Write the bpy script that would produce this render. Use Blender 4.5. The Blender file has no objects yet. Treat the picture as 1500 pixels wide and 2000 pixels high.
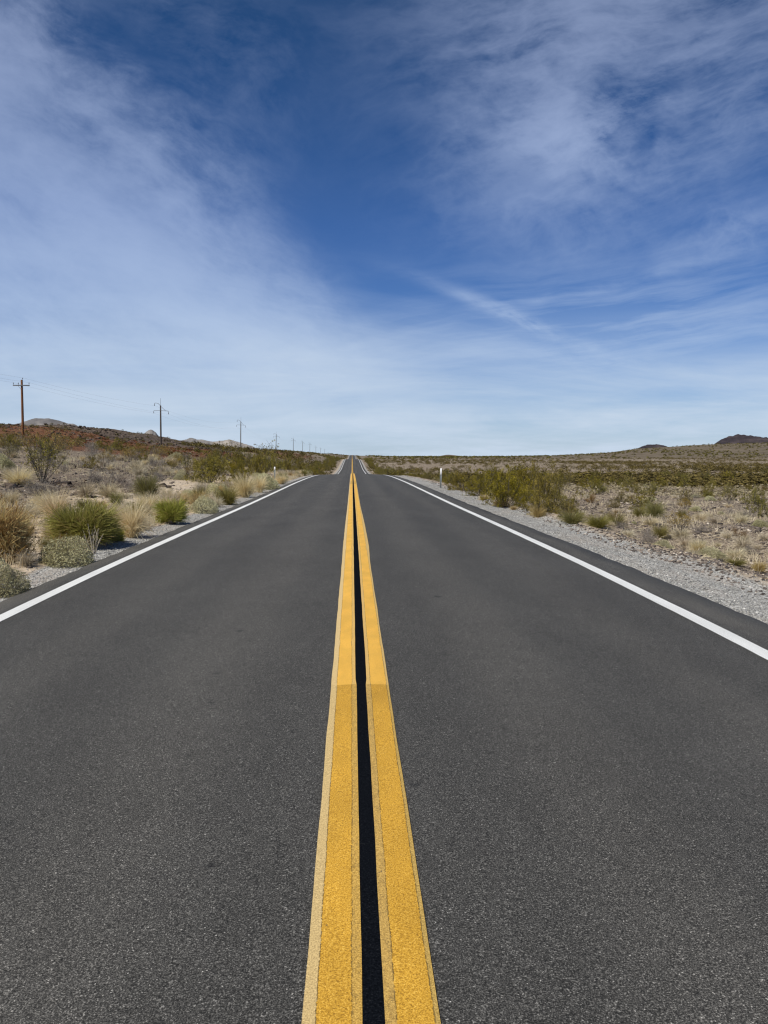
import bpy, math
import numpy as np
from mathutils import Matrix, Vector, Euler

R = math.radians
SC = bpy.context.scene
COL = SC.collection

# ------------------------------------------------------------------ camera
EYE = 1.6
cam_d = bpy.data.cameras.new('camera')
cam = bpy.data.objects.new('camera', cam_d)
COL.objects.link(cam)
cam.location = (0, 0, EYE)
cam.rotation_euler = Euler((R(90 - 4.2), 0, -R(2.37)), 'XYZ')
cam_d.sensor_fit = 'HORIZONTAL'
cam_d.sensor_width = 36
cam_d.lens = 36
cam_d.clip_start = 0.05
cam_d.clip_end = 60000
SC.camera = cam

# ------------------------------------------------------------------ node helper
class NT:
    def __init__(s, tree):
        s.t = tree; s.n = tree.nodes; s.l = tree.links
    def set(s, sock, v):
        if v is None: return
        if hasattr(v, 'is_output'): s.l.new(v, sock)
        else: sock.default_value = v
    def add(s, typ, **kw):
        nd = s.n.new(typ)
        for k, v in kw.items(): setattr(nd, k, v)
        return nd
    def math(s, op, a, b=None, c=None, clamp=False):
        nd = s.add('ShaderNodeMath', operation=op, use_clamp=clamp)
        s.set(nd.inputs[0], a); s.set(nd.inputs[1], b); s.set(nd.inputs[2], c)
        return nd.outputs[0]
    def vmath(s, op, a, b=None, scale=None):
        nd = s.add('ShaderNodeVectorMath', operation=op)
        s.set(nd.inputs[0], a); s.set(nd.inputs[1], b)
        if scale is not None: s.set(nd.inputs[3], scale)
        return nd.outputs['Value'] if op in ('LENGTH', 'DOT_PRODUCT', 'DISTANCE') else nd.outputs[0]
    def xyz(s, x=0., y=0., z=0.):
        nd = s.add('ShaderNodeCombineXYZ')
        s.set(nd.inputs[0], x); s.set(nd.inputs[1], y); s.set(nd.inputs[2], z)
        return nd.outputs[0]
    def sep(s, v):
        nd = s.add('ShaderNodeSeparateXYZ'); s.set(nd.inputs[0], v)
        return nd.outputs[0], nd.outputs[1], nd.outputs[2]
    def noise(s, vec, scale, detail=3, rough=.55, dist=0., out='Fac', lac=2.):
        nd = s.add('ShaderNodeTexNoise')
        s.set(nd.inputs['Vector'], vec); s.set(nd.inputs['Scale'], scale)
        nd.inputs['Detail'].default_value = detail; nd.inputs['Roughness'].default_value = rough
        nd.inputs['Distortion'].default_value = dist; nd.inputs['Lacunarity'].default_value = lac
        return nd.outputs[out]
    def voro(s, vec, scale, feature='F1', out='Distance', rnd=1.):
        nd = s.add('ShaderNodeTexVoronoi', feature=feature)
        s.set(nd.inputs['Vector'], vec); nd.inputs['Scale'].default_value = scale
        nd.inputs['Randomness'].default_value = rnd
        return nd.outputs[out]
    def ramp(s, f, stops, interp='LINEAR'):
        nd = s.add('ShaderNodeValToRGB'); s.set(nd.inputs[0], f)
        cr = nd.color_ramp; cr.interpolation = interp
        while len(cr.elements) < len(stops): cr.elements.new(1)
        for e, (p, c) in zip(cr.elements, stops):
            e.position = p
            e.color = (c, c, c, 1) if isinstance(c, (int, float)) else (*c[:3], 1)
        return nd.outputs[0]
    def mix(s, f, a, b, blend='MIX'):
        nd = s.add('ShaderNodeMix', data_type='RGBA', blend_type=blend)
        s.set(nd.inputs[0], f)
        for k, v in ((6, a), (7, b)):
            if isinstance(v, tuple) and len(v) == 3: v = (*v, 1)
            s.set(nd.inputs[k], v)
        return nd.outputs[2]
    def maprange(s, v, a, b, c=0., d=1., smooth=False):
        nd = s.add('ShaderNodeMapRange', interpolation_type='SMOOTHSTEP' if smooth else 'LINEAR')
        s.set(nd.inputs[0], v)
        for i, k in enumerate((a, b, c, d)): s.set(nd.inputs[1 + i], k)
        return nd.outputs[0]
    def attr(s, name):
        nd = s.add('ShaderNodeAttribute', attribute_name=name)
        return nd.outputs['Fac']

# ------------------------------------------------------------------ world, sun, exposure
SUN_EL, SUN_AZ = 54., 226.       # azimuth clockwise from +Y (the road's direction): left and a little behind
w = bpy.data.worlds.new('World'); SC.world = w; w.use_nodes = True
N = NT(w.node_tree); N.n.clear()
sky = N.add('ShaderNodeTexSky', sky_type='NISHITA')
sky.sun_disc = False
sky.sun_elevation = R(SUN_EL); sky.sun_rotation = R(SUN_AZ)
sky.altitude = 900; sky.air_density = 1.0; sky.dust_density = .35; sky.ozone_density = 2.2
dirv = N.add('ShaderNodeTexCoord').outputs['Generated']
dx, dy, dz = N.sep(dirv)
ys = N.math('MAXIMUM', dy, .08)
U = N.math('DIVIDE', dx, ys); W = N.math('DIVIDE', dz, ys)       # sky chart: tangent plane straight down the road
UV = N.xyz(U, W, 0.)
warp = N.noise(UV, 2.2, 4, .55, out='Color')
warpv = N.vmath('SUBTRACT', warp, (.5, .5, .5))
UVw = N.vmath('ADD', UV, N.vmath('SCALE', warpv, scale=.16))
UVs = N.vmath('ADD', UV, N.vmath('SCALE', warpv, scale=.07))

def blob(cx, cy, sx, sy, rot, amp, vec=None):
    """soft elliptical patch of cirrus on the sky chart; centre and size in degrees of arc"""
    k = math.pi / 180
    mp = N.add('ShaderNodeVectorRotate', rotation_type='Z_AXIS')
    N.set(mp.inputs['Vector'], vec if vec is not None else UVw)
    mp.inputs['Center'].default_value = (math.tan(cx * k), math.tan(cy * k), 0)
    N.set(mp.inputs['Angle'], -R(rot))
    d = N.vmath('SUBTRACT', mp.outputs[0], (math.tan(cx * k), math.tan(cy * k), 0))
    d = N.vmath('DIVIDE', d, (sx * k, sy * k, 1.))
    q = N.vmath('DOT_PRODUCT', d, d)
    return N.math('MULTIPLY', N.math('POWER', math.e, N.math('MULTIPLY', q, -1.)), amp)
def total(L):
    r = L[0]
    for x in L[1:]: r = N.math('ADD', r, x)
    return r
def streak(rot, sx, sy, scale, detail=5, rough=.6, vec=None):
    mp = N.add('ShaderNodeVectorRotate', rotation_type='Z_AXIS')
    N.set(mp.inputs['Vector'], vec if vec is not None else UVs); N.set(mp.inputs['Angle'], -R(rot))
    return N.noise(N.vmath('MULTIPLY', mp.outputs[0], (sx, sy, 1.)), scale, detail, rough)
# cirrus: where it lies on the chart
def lin(cu, cw, cx, vec):
    """signed distance on the sky chart from a line through (cu, cw) at angle cx degrees, positive to its left"""
    a = R(cx); x_, y_, _ = N.sep(vec)
    return N.math('ADD', N.math('MULTIPLY', N.math('SUBTRACT', x_, cu), -math.sin(a)), N.math('MULTIPLY', N.math('SUBTRACT', y_, cw), math.cos(a)))
wx, wy, _ = N.sep(UVw)
s1 = streak(-30, .75, 2.6, 3.2, 6, .6)
s1b = streak(-20, 1., 1.6, 7.5, 7, .66, UVw)
s2 = streak(12, 1., 2.2, 5.0, 8, .64, UVw)
s3 = streak(5, 1., 6.5, 3.4, 6, .6)
fine = streak(-25, 1., 2.0, 12., 6, .68)
# left bank of cloud with a slanting upper edge
zp = N.math('ADD', N.math('MAXIMUM', dz, 0.), .17)
PL = N.xyz(N.math('DIVIDE', dx, zp), N.math('DIVIDE', dy, zp), 0.)          # flat cirrus deck overhead
s4 = N.noise(N.vmath('MULTIPLY', PL, (.62, 1., 1.)), 1.0, 8, .62, .5)
s5 = N.noise(N.vmath('MULTIPLY', PL, (.45, 1., 1.)), 2.6, 7, .62, .6)
def ridged(v): return N.math('POWER', N.math('SUBTRACT', 1., N.math('MULTIPLY', N.math('ABSOLUTE', N.math('SUBTRACT', v, .5)), 5.2), clamp=True), 2.2)
fil = ridged(streak(14, 1., 1.9, 5.5, 5, .6, UVw))
fil2 = ridged(streak(-24, .8, 2.2, 4.6, 5, .6, UVw))
edge = N.maprange(N.math('ADD', lin(-.079, .30, 180 - 36.5, UVw), N.math('MULTIPLY', N.math('SUBTRACT', s1b, .5), .22)), -.05, .10, 0., 1., True)
fade_r = N.maprange(N.math('ADD', wx, N.math('MULTIPLY', wy, .75)), .20, -.02, 0., 1., True)
fade_b = N.maprange(wy, .04, .20, .35, 1., True)
left = N.math('MULTIPLY', N.math('MULTIPLY', edge, fade_r), fade_b)
lc = N.math('MULTIPLY', left, N.math('ADD', N.maprange(s1, .36, .62, .62, 1.40), N.math('ADD', N.math('MULTIPLY', N.math('SUBTRACT', s1b, .5), 1.7), N.math('MULTIPLY', N.math('SUBTRACT', fine, .5), .9))))
lc = N.math('ADD', lc, N.math('MULTIPLY', total([blob(-9.5, 22, 5, 8, -35, .20), blob(-14, 30, 9, 4, -40, .22), blob(-25, 31, 7, 4, -35, .35)]), N.maprange(s1b, .42, .70, 0., 1.1)))
lc = N.math('ADD', lc, N.math('MULTIPLY', blob(-9, 10.3, 9, 1.7, -17, .5), N.maprange(s1, .3, .65, .5, 1.)))
lc = N.math('ADD', lc, N.math('MULTIPLY', N.math('MULTIPLY', N.maprange(lin(-.079, .30, 180 - 36.5, UVw), -.20, .0, 0., 1., True), fade_r), N.math('MULTIPLY', fil2, .24)))
# right veil with a bright heart
right = total([blob(16.0, 21.5, 8.5, 5.5, 14, .62), blob(16.3, 21.8, 3.6, 1.7, 8, 1.0), blob(20, 31, 15, 7.5, 12, .58), blob(15, 29, 5, 6, -10, .22), blob(28, 23, 6, 4, 14, .18),
               blob(27, 16.3, 5.5, 1.6, 14, .36)])
rc = N.math('MULTIPLY', right, N.math('ADD', N.math('ADD', N.maprange(s2, .42, .60, .14, 1.2), N.math('MULTIPLY', N.math('SUBTRACT', fine, .5), 1.1)), N.math('MULTIPLY', fil, .8)))
wisp = total([blob(11.6, 10.35, 6.2, .5, -21, .62, UVs), blob(11.9, 10.3, 1.8, .75, -14, .65), blob(15.5, 12.1, 6.5, .34, 11, .30, UVs), blob(24, 14.2, 7, .5, 11, .24, UVs), blob(23, 10, 9, 1.3, 6, .22), blob(16, 7.4, 10, 1.2, -5, .25)])
wc = N.math('MULTIPLY', wisp, N.math('ADD', N.math('ADD', N.maprange(s5, .40, .60, .0, 1.0), N.math('MULTIPLY', fil2, .5)), N.math('MULTIPLY', N.math('SUBTRACT', fine, .5), 1.6)), clamp=False)
fibr = N.maprange(streak(9, .55, 6.5, 4.2, 7, .62), .44, .66, 0., 1.)
fibl = N.maprange(streak(-9, .5, 5.5, 3.4, 7, .62), .44, .66, 0., 1.)
fibm = N.maprange(streak(18, .6, 3.6, 5.2, 8, .68), .46, .66, 0., 1.)
wc = N.math('ADD', wc, total([N.math('MULTIPLY', blob(19, 10.2, 16, 4.2, 8, .75), fibr), N.math('MULTIPLY', blob(-8, 8.5, 17, 4.6, -8, .55), fibl), N.math('MULTIPLY', blob(23, 27, 14, 10, 14, .45), fibm)]))
low = total([N.maprange(dz, .21, .0, 0., 1.05, True), blob(-6, 8.0, 12, 2.0, -5, .30)])
hc = N.math('MULTIPLY', N.math('MINIMUM', low, 1.05), N.math('ADD', N.maprange(s4, .34, .64, .50, 1.1), N.maprange(s5, .35, .65, -.09, .09)))
far_behind = N.math('MULTIPLY', N.maprange(dy, .2, -.2), N.maprange(N.noise(dirv, 2.5, 5), .4, .75, 0., .5))
cl = N.math('ADD', N.math('ADD', lc, rc), N.math('ADD', wc, far_behind))
cl = N.math('SUBTRACT', 1., N.math('POWER', math.e, N.math('MULTIPLY', cl, -1.05)))
# deep polarised blue of dry high-desert air
tint = N.ramp(dz, [(0., (.42, .58, .86)), (.12, (.40, .56, .86)), (.28, (.30, .50, .82)), (.51, (.155, .37, .58)), (1., (.13, .34, .55))])
base = N.mix(1., sky.outputs[0], tint, 'MULTIPLY')
cloudcol = N.ramp(dz, [(0., (5.4, 6.6, 7.9)), (.13, (4.5, 5.8, 8.0)), (.28, (3.3, 4.35, 6.8)), (.45, (2.75, 3.5, 5.5)), (.6, (2.3, 2.95, 4.7))])
c1 = N.mix(cl, base, cloudcol)
skycol = N.mix(N.math('MULTIPLY', hc, .96, clamp=True), c1, (5.7, 6.75, 8.1))

bg = N.add('ShaderNodeBackground'); N.set(bg.inputs[0], skycol); bg.inputs[1].default_value = .1
out = N.add('ShaderNodeOutputWorld'); N.l.new(bg.outputs[0], out.inputs[0])

sl = bpy.data.lights.new('sun', 'SUN'); so = bpy.data.objects.new('sun', sl); COL.objects.link(so)
sl.energy = 4.5; sl.angle = R(.53); sl.color = (1, .95, .82)
sd = Vector((math.sin(R(SUN_AZ)) * math.cos(R(SUN_EL)), math.cos(R(SUN_AZ)) * math.cos(R(SUN_EL)), math.sin(R(SUN_EL))))
so.rotation_euler = (-sd).to_track_quat('-Z', 'Y').to_euler()
SC.view_settings.view_transform = 'Standard'; SC.view_settings.look = 'None'
SC.view_settings.exposure = 0; SC.view_settings.gamma = 1
SC.cycles.pixel_filter_type = 'BLACKMAN_HARRIS'; SC.cycles.filter_width = 1.25
SC.cycles.max_bounces = 6; SC.cycles.transparent_max_bounces = 8
SC.cycles.use_adaptive_sampling = False
# ------------------------------------------------------------------ numbers of the land
def pchip(xs, ys):
    xs = np.array(xs, float); ys = np.array(ys, float)
    h = np.diff(xs); d = np.diff(ys) / h
    m = np.zeros_like(xs); m[0] = d[0]; m[-1] = d[-1]
    for i in range(1, len(xs) - 1):
        if d[i - 1] * d[i] > 0:
            w1 = 2 * h[i] + h[i - 1]; w2 = h[i] + 2 * h[i - 1]
            m[i] = (w1 + w2) / (w1 / d[i - 1] + w2 / d[i])
    def f(x):
        x = np.clip(np.asarray(x, float), xs[0], xs[-1])
        i = np.clip(np.searchsorted(xs, x) - 1, 0, len(xs) - 2)
        t = (x - xs[i]) / h[i]
        return (ys[i] * (1 + 2 * t) * (1 - t) ** 2 + m[i] * h[i] * t * (1 - t) ** 2
                + ys[i + 1] * t * t * (3 - 2 * t) + m[i + 1] * h[i] * t * t * (t - 1))
    return f
def sstep(a, b, x):
    t = np.clip((x - a) / (b - a), 0, 1); return t * t * (3 - 2 * t)
def hash2(ix, iy, seed):
    n = (ix.astype(np.int64) * 374761393 + iy.astype(np.int64) * 668265263 + seed * 974711) & 0xffffffff
    n = ((n ^ (n >> 13)) * 1274126177) & 0xffffffff
    n = ((n ^ (n >> 16)) * 2246822519) & 0xffffffff
    return ((n ^ (n >> 15)) & 0xffff) / 65535.
def vnoise(x, y, seed=0):
    x = np.asarray(x, float); y = np.asarray(y, float)
    ix = np.floor(x); iy = np.floor(y); fx = x - ix; fy = y - iy
    fx = fx * fx * (3 - 2 * fx); fy = fy * fy * (3 - 2 * fy)
    a = hash2(ix, iy, seed); b = hash2(ix + 1, iy, seed); c = hash2(ix, iy + 1, seed); d = hash2(ix + 1, iy + 1, seed)
    return (a + (b - a) * fx) * (1 - fy) + (c + (d - c) * fx) * fy - .5
def fbm(x, y, oct=4, seed=0, gain=.5):
    r = 0; amp = 1
    for o in range(oct):
        r = r + amp * vnoise(x * 2 ** o + 17.3 * o, y * 2 ** o - 9.1 * o, seed + o); amp *= gain
    return r

zroad = pchip([-40, 0, 2, 5, 8, 12, 16, 28, 48, 65, 83, 105, 130, 180, 200, 250, 290, 337, 432, 520, 640, 740, 900, 1150, 1250, 1500, 2500],
              [-.05, 0, 0, .03, .07, .09, .08, .03, 0, -.1, -.34, -.88, -1.65, -2.78, -2.92, -2.83, -2.27, -1.42, -.30, -.75, -1.35, -1.40, -.2, 2.35, 2.3, 1.0, -4])
EDGE_L, EDGE_R = -4.08, 4.22
def crown(x): return -.036 * np.abs(x - .05) - .0015 * (x - .05) ** 2
plain = pchip([-60, 0, 60, 100, 300, 700, 1000, 1300, 2500, 6000, 20000], [-1.0, -1.05, -1.15, -1.35, -1.9, -1.3, -.4, -.5, -3, -10, -40])
ridgeR = pchip([-.2, .13, .2, .275, .34, .375, .41, .46, .54, .8, 1.6], [0, 0, .3, 3, 9, 16, 19, 24, 28, 36, 40])
leftA = pchip([-400, -90, -60, -47, -36, -28, -20, -14, -10, -7, -5.6, -4.5], [7, 5.2, 4.2, 3.6, 2.9, 2.2, 1.25, .55, .18, -.02, -.14, -.2])     # rise of the bank, near
leftB = pchip([-900, -200, -92, -71, -61, -56, -50, -44, -38, -30, -22, -14, -8, -4.5], [13, 10, 9.2, 8.5, 7.9, 6.9, 5.1, 4.3, 3.6, 2.8, 1.6, -.6, -2.2, -2.9])      # the red hill, 200 m out
leftC = pchip([-1500, -300, -100, -50, -40, -29, -20, -12, -4.5], [7, 4.9, 4.3, 3.9, 3.6, 3.1, 1.9, .4, -.2])
leftD = pchip([-3000, -400, -80, -30, -15, -4.5], [3, 3.2, 3.4, 3.2, 3.0, 2.6])

def ground_z(x, y, detail=True):
    x = np.asarray(x, float); y = np.asarray(y, float)
    zr = zroad(y)
    # ---- right of the road
    edge = zr + crown(EDGE_R)
    g = edge - .045 - .10 * sstep(4.2, 6.0, x)                       # gravel shoulder
    berm = .07 * np.exp(-((x - 6.0 - .25 * vnoise(y * .35, y * 0 + 3, 5)) / .28) ** 2)
    lowr = np.minimum(zr - .95, plain(y) + .1)
    side = g + berm + (zr - 1.0 + .05 - g) * sstep(6.0, 9.2, x)
    far = sstep(9, 70, x)
    pl = plain(y) + ridgeR(x / np.maximum(y, 60)) * sstep(650, 1600, y) * (1 - .55 * sstep(1900, 5000, y))
    zR = side * (1 - far) + pl * far
    # ---- left of the road
    gl = zr + crown(EDGE_L) - .045
    hA, hB, hC, hD = leftA(x), leftB(x), leftC(x), leftD(x)
    hA = hA + (zr) * sstep(-26, -5, x)
    hB = hB; hC2 = hC + (zr + .3) * sstep(-30, -8, x); hD2 = hD + (zr - 2.5) * sstep(-25, -5, x)
    hill = hA + (hB - hA) * sstep(95, 195, y)
    hill = hill + (hC2 - hill) * sstep(215, 400, y)
    hill = hill + (hD2 - hill) * sstep(520, 950, y)
    near = zr - .2
    k = sstep(-5.0, -9.0, x)
    bank = np.where(y > 95, near * (1 - sstep(-5, -16, x)) + hill * sstep(-5, -16, x), hill)
    kk = sstep(80, 110, y)
    bank = hill * (1 - kk) + (near * (1 - sstep(-5, -16, x)) + hill * sstep(-5, -16, x)) * kk
    t = sstep(-4.2, -5.4, x)
    zL = gl * (1 - t) + bank * t
    zL = np.where(x < -4.2, zL, gl)
    z = np.where(x > 0, zR, zL)
    # ---- under the pavement
    under = zr + crown(np.clip(x, EDGE_L, EDGE_R)) - .07
    on = (x > EDGE_L + .03) & (x < EDGE_R - .03)
    if detail:
        off = np.clip(np.minimum(np.abs(x - EDGE_L), np.abs(x - EDGE_R)) / 3.5, 0, 1)
        z = z + off * (.30 * fbm(x / 6., y / 6., 4, 1) + .5 * sstep(60, 260, np.abs(x)) * fbm(x / 40., y / 40., 3, 9) * 2)
        z = z + np.clip(off * 2.5, 0, 1) * .07 * fbm(x / .8, y / .8, 3, 4)
        # rough, rocky ground on the left hill
        z = z + .9 * fbm(x / 9., y / 9., 4, 21) * sstep(-24, -40, x) * sstep(60, 120, y)
    return np.where(on, under, z)
# ------------------------------------------------------------------ materials
def material(name):
    m = bpy.data.materials.new(name); m.use_nodes = True
    n = NT(m.node_tree); n.n.clear()
    return m, n
def finish(n, color, rough=.85, spec=.25, bump=None, bstr=.3, bdist=.01, transl=None, metal=0.):
    b = n.add('ShaderNodeBsdfPrincipled')
    n.set(b.inputs['Base Color'], color if not isinstance(color, tuple) else (*color[:3], 1))
    n.set(b.inputs['Roughness'], rough); n.set(b.inputs['Specular IOR Level'], spec)
    b.inputs['Metallic'].default_value = metal
    if bump is not None:
        bp = n.add('ShaderNodeBump'); bp.inputs['Strength'].default_value = bstr; bp.inputs['Distance'].default_value = bdist
        n.set(bp.inputs['Height'], bump); n.l.new(bp.outputs[0], b.inputs['Normal'])
    sh = b.outputs[0]
    if transl:
        t = n.add('ShaderNodeBsdfTranslucent'); n.set(t.inputs[0], color)
        mx = n.add('ShaderNodeMixShader'); mx.inputs[0].default_value = transl
        n.l.new(sh, mx.inputs[1]); n.l.new(t.outputs[0], mx.inputs[2]); sh = mx.outputs[0]
    o = n.add('ShaderNodeOutputMaterial'); n.l.new(sh, o.inputs[0])

def plant_mat(name, stops, transl=.2, rough=.75, hue=.0, spec=.2):
    m, n = material(name)
    c = n.ramp(n.attr('tone'), stops)
    oi = n.add('ShaderNodeObjectInfo').outputs['Random']
    hs = n.add('ShaderNodeHueSaturation')
    n.set(hs.inputs['Hue'], n.maprange(oi, 0, 1, .5 - hue, .5 + hue))
    n.set(hs.inputs['Value'], n.maprange(n.math('FRACT', n.math('MULTIPLY', oi, 7.31)), 0, 1, .82, 1.18))
    n.set(hs.inputs['Saturation'], n.maprange(n.math('FRACT', n.math('MULTIPLY', oi, 3.77)), 0, 1, .85, 1.08))
    n.set(hs.inputs['Color'], c)
    finish(n, hs.outputs[0], rough, spec, transl=transl)
    return m

M = {}
M['creosote'] = plant_mat('creosote_leaves', [(0, (.055, .044, .009)), (.35, (.155, .128, .018)), (.75, (.28, .230, .034)), (1, (.44, .36, .07))], .28, .6, .012)
M['farscrub'] = plant_mat('far_creosote', [(0, (.045, .036, .012)), (.4, (.105, .085, .019)), (.8, (.17, .135, .032)), (1, (.24, .195, .06))], .1, .8, .012)
M['fargrass'] = plant_mat('far_pale_grass', [(0, (.18, .14, .09)), (.5, (.36, .295, .20)), (1, (.54, .46, .33))], .1, .8, .01)
M['golden'] = plant_mat('golden_leaves', [(0, (.10, .065, .016)), (.4, (.30, .205, .028)), (.8, (.47, .33, .05)), (1, (.60, .44, .08))], .22, .6, .012)
M['bark'] = plant_mat('grey_bark', [(0, (.05, .042, .036)), (.6, (.14, .12, .10)), (1, (.30, .27, .24))], 0, .9)
M['twig'] = plant_mat('dead_twigs', [(0, (.10, .083, .074)), (.5, (.235, .20, .175)), (1, (.46, .41, .35))], .05, .9)
M['bleached'] = plant_mat('bleached_wood', [(0, (.30, .25, .19)), (1, (.66, .58, .46))], 0, .9)
M['straw'] = plant_mat('straw_blades', [(0, (.46, .35, .18)), (.5, (.76, .64, .39)), (1, (.88, .80, .56))], .42, .7, .008)
M['blond'] = plant_mat('blond_blades', [(0, (.30, .20, .07)), (.5, (.52, .38, .15)), (1, (.72, .57, .28))], .25, .7, .006)
M['palegrass'] = plant_mat('pale_grey_grass', [(0, (.30, .245, .16)), (.5, (.56, .475, .33)), (1, (.76, .67, .50))], .2, .8, .012)
M['broom'] = plant_mat('green_broom', [(0, (.48, .35, .13)), (.2, (.22, .21, .03)), (.6, (.36, .36, .05)), (1, (.56, .52, .13))], .4, .6, .01)
M['olivegrass'] = plant_mat('olive_grass', [(0, (.20, .15, .06)), (.4, (.19, .175, .04)), (.8, (.32, .285, .08)), (1, (.50, .43, .19))], .25, .7, .012)
M['sage'] = plant_mat('grey_green_leaves', [(0, (.22, .19, .09)), (.5, (.50, .465, .26)), (1, (.72, .685, .45))], .3, .8, .008)
M['rust'] = plant_mat('rust_twigs', [(0, (.085, .038, .014)), (.5, (.215, .115, .035)), (1, (.36, .25, .10))], .15, .8, .008)
M['tanbush'] = plant_mat('tan_brown_bush', [(0, (.22, .115, .05)), (.4, (.42, .285, .12)), (.75, (.54, .44, .19)), (1, (.62, .55, .28))], .3, .8, .006)
M['redplant'] = plant_mat('rust_red_ground_cover', [(0, (.07, .022, .012)), (.5, (.19, .058, .022)), (1, (.30, .14, .05))], .15, .8, .006)

def rock_mat(name, stops, bump=40):
    m, n = material(name)
    tc = n.add('ShaderNodeTexCoord').outputs['Object']
    f = n.math('ADD', n.attr('tone'), n.math('MULTIPLY', n.math('SUBTRACT', n.noise(tc, bump, 3), .5), .35))
    finish(n, n.ramp(f, stops), .9, .2)
    return m
M['pebble'] = rock_mat('crushed_stone', [(0, (.10, .096, .092)), (.35, (.27, .265, .255)), (.75, (.44, .43, .415)), (1, (.75, .73, .70))])
M['stone'] = rock_mat('desert_stone', [(0, (.045, .038, .036)), (.4, (.135, .112, .10)), (.75, (.32, .26, .215)), (1, (.62, .54, .46))])
M['lava'] = rock_mat('dark_rock', [(0, (.028, .021, .018)), (.5, (.082, .060, .048)), (1, (.20, .155, .125))], 6)

# asphalt ---------------------------------------------------------------
def asphalt():
    m, n = material('asphalt')
    p = n.add('ShaderNodeTexCoord').outputs['Object']
    x, y, z = n.sep(p)
    grain = n.noise(p, 205, 2, .62)
    cell = n.voro(p, 190, out='Color'); cr = n.sep(cell)[0]
    coarse = n.noise(p, 90, 3, .6)
    c = n.ramp(grain, [(.30, (.0135, .013, .0125)), (.42, (.035, .0335, .0318)), (.52, (.061, .0586, .0555)), (.62, (.130, .125, .118)), (.74, (.30, .29, .272))])
    chip = n.ramp(cr, [(0, .5), (.5, .95), (.9, 1.15), (.95, 1.45), (.99, 2.2), (1, 3.0)])
    c = n.mix(1., c, chip, 'MULTIPLY')
    # bare patches of aggregate colour: warm dusty wheel bands, darker oily lane middle
    wob = n.math('MULTIPLY', n.math('SUBTRACT', n.noise(n.vmath('MULTIPLY', p, (.5, .06, 1.)), 1., 3), .5), .9)
    xw = n.math('ADD', n.math('SUBTRACT', x, .05), wob)
    ax = n.math('ABSOLUTE', xw)
    band = n.math('ADD', n.maprange(n.math('ABSOLUTE', n.math('SUBTRACT', ax, 1.05)), .1, .55, 1., 0., True),
                  n.maprange(n.math('ABSOLUTE', n.math('SUBTRACT', ax, 2.45)), .1, .5, .75, 0., True))
    mott = n.noise(n.vmath('MULTIPLY', p, (1., .45, 1.)), .9, 5, .6)
    mid = n.noise(n.vmath('MULTIPLY', p, (1., .8, 1.)), 6., 4, .65)
    v = n.math('ADD', n.math('MULTIPLY', band, .20), n.maprange(mott, .3, .7, .90, 1.20))
    v = n.math('ADD', v, n.maprange(mid, .3, .7, -.07, .07))
    v = n.math('ADD', v, n.maprange(coarse, .32, .68, -.34, .34))
    c = n.mix(1., c, n.xyz(v, v, v), 'MULTIPLY')
    c = n.mix(1., c, n.mix(band, (1., 1., 1.), (1.010, 1.0, .987)), 'MULTIPLY')
    # sun bleached, worn shoulder strip outside the white lines
    sh = n.math('MAXIMUM', n.maprange(x, 3.62, 3.78), n.maprange(x, -3.72, -3.86))
    dust = n.math('MULTIPLY', sh, n.maprange(n.noise(n.vmath('MULTIPLY', p, (2.2, .35, 1.)), 1.2, 5, .65), .42, .68, .03, .26))
    c = n.mix(dust, c, (.19, .175, .155))
    # a few tar drips
    spots = [(2.02, 3.02, .030), (.30, 3.62, .022), (-1.02, 6.9, .035), (-.92, 4.95, .02), (-1.0, 5.6, .024), (-.72, 10.9, .035),
             (-.56, 2.95, .018), (1.9, 2.72, .03), (-.56, 2.10, .022), (.52, 2.2, .013), (2.55, 4.4, .05), (-2.1, 4.1, .02), (.95, 8.4, .05)]
    jit = n.vmath('SCALE', n.vmath('SUBTRACT', n.noise(p, 26, 3, out='Color'), (.5, .5, .5)), scale=.05)
    pj = n.vmath('ADD', n.xyz(x, n.math('MULTIPLY', y, 1.), 0.), jit)
    sp = None
    for (sx, sy, r) in spots:
        s_ = n.maprange(n.vmath('DISTANCE', pj, (sx, sy, 0.)), r * .7, r * 1.25, 1., 0.)
        sp = s_ if sp is None else n.math('MAXIMUM', sp, s_)
    c = n.mix(n.math('MULTIPLY', sp, .55), c, (.012, .012, .013))
    h = n.math('ADD', n.math('MULTIPLY', grain, 1.), n.math('MULTIPLY', cr, .4))
    finish(n, c, .82, .22, h, .55, .006)
    return m
M['asphalt'] = asphalt()

def paint_base(n, p, wear_scale=90, lo=.30, hi=.38):
    return n.maprange(n.noise(p, wear_scale, 4, .7), lo, hi, 1., 0.)

def white_paint():
    m, n = material('white_paint')
    p = n.add('ShaderNodeTexCoord').outputs['Object']
    bead = n.noise(p, 170, 2, .6)
    c = n.ramp(bead, [(.3, (.52, .52, .51)), (.5, (.72, .725, .725)), (.7, (.84, .845, .85))])
    big = n.noise(n.vmath('MULTIPLY', p, (3., .5, 1.)), 1.5, 4)
    c = n.mix(1., c, n.ramp(big, [(.3, .86), (.6, 1.)]), 'MULTIPLY')
    c = n.mix(n.math('MULTIPLY', paint_base(n, p, 75, .29, .34), .8), c, (.10, .10, .10))
    finish(n, c, .7, .3, bead, .4, .004)
    return m
M['white'] = white_paint()

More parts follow.
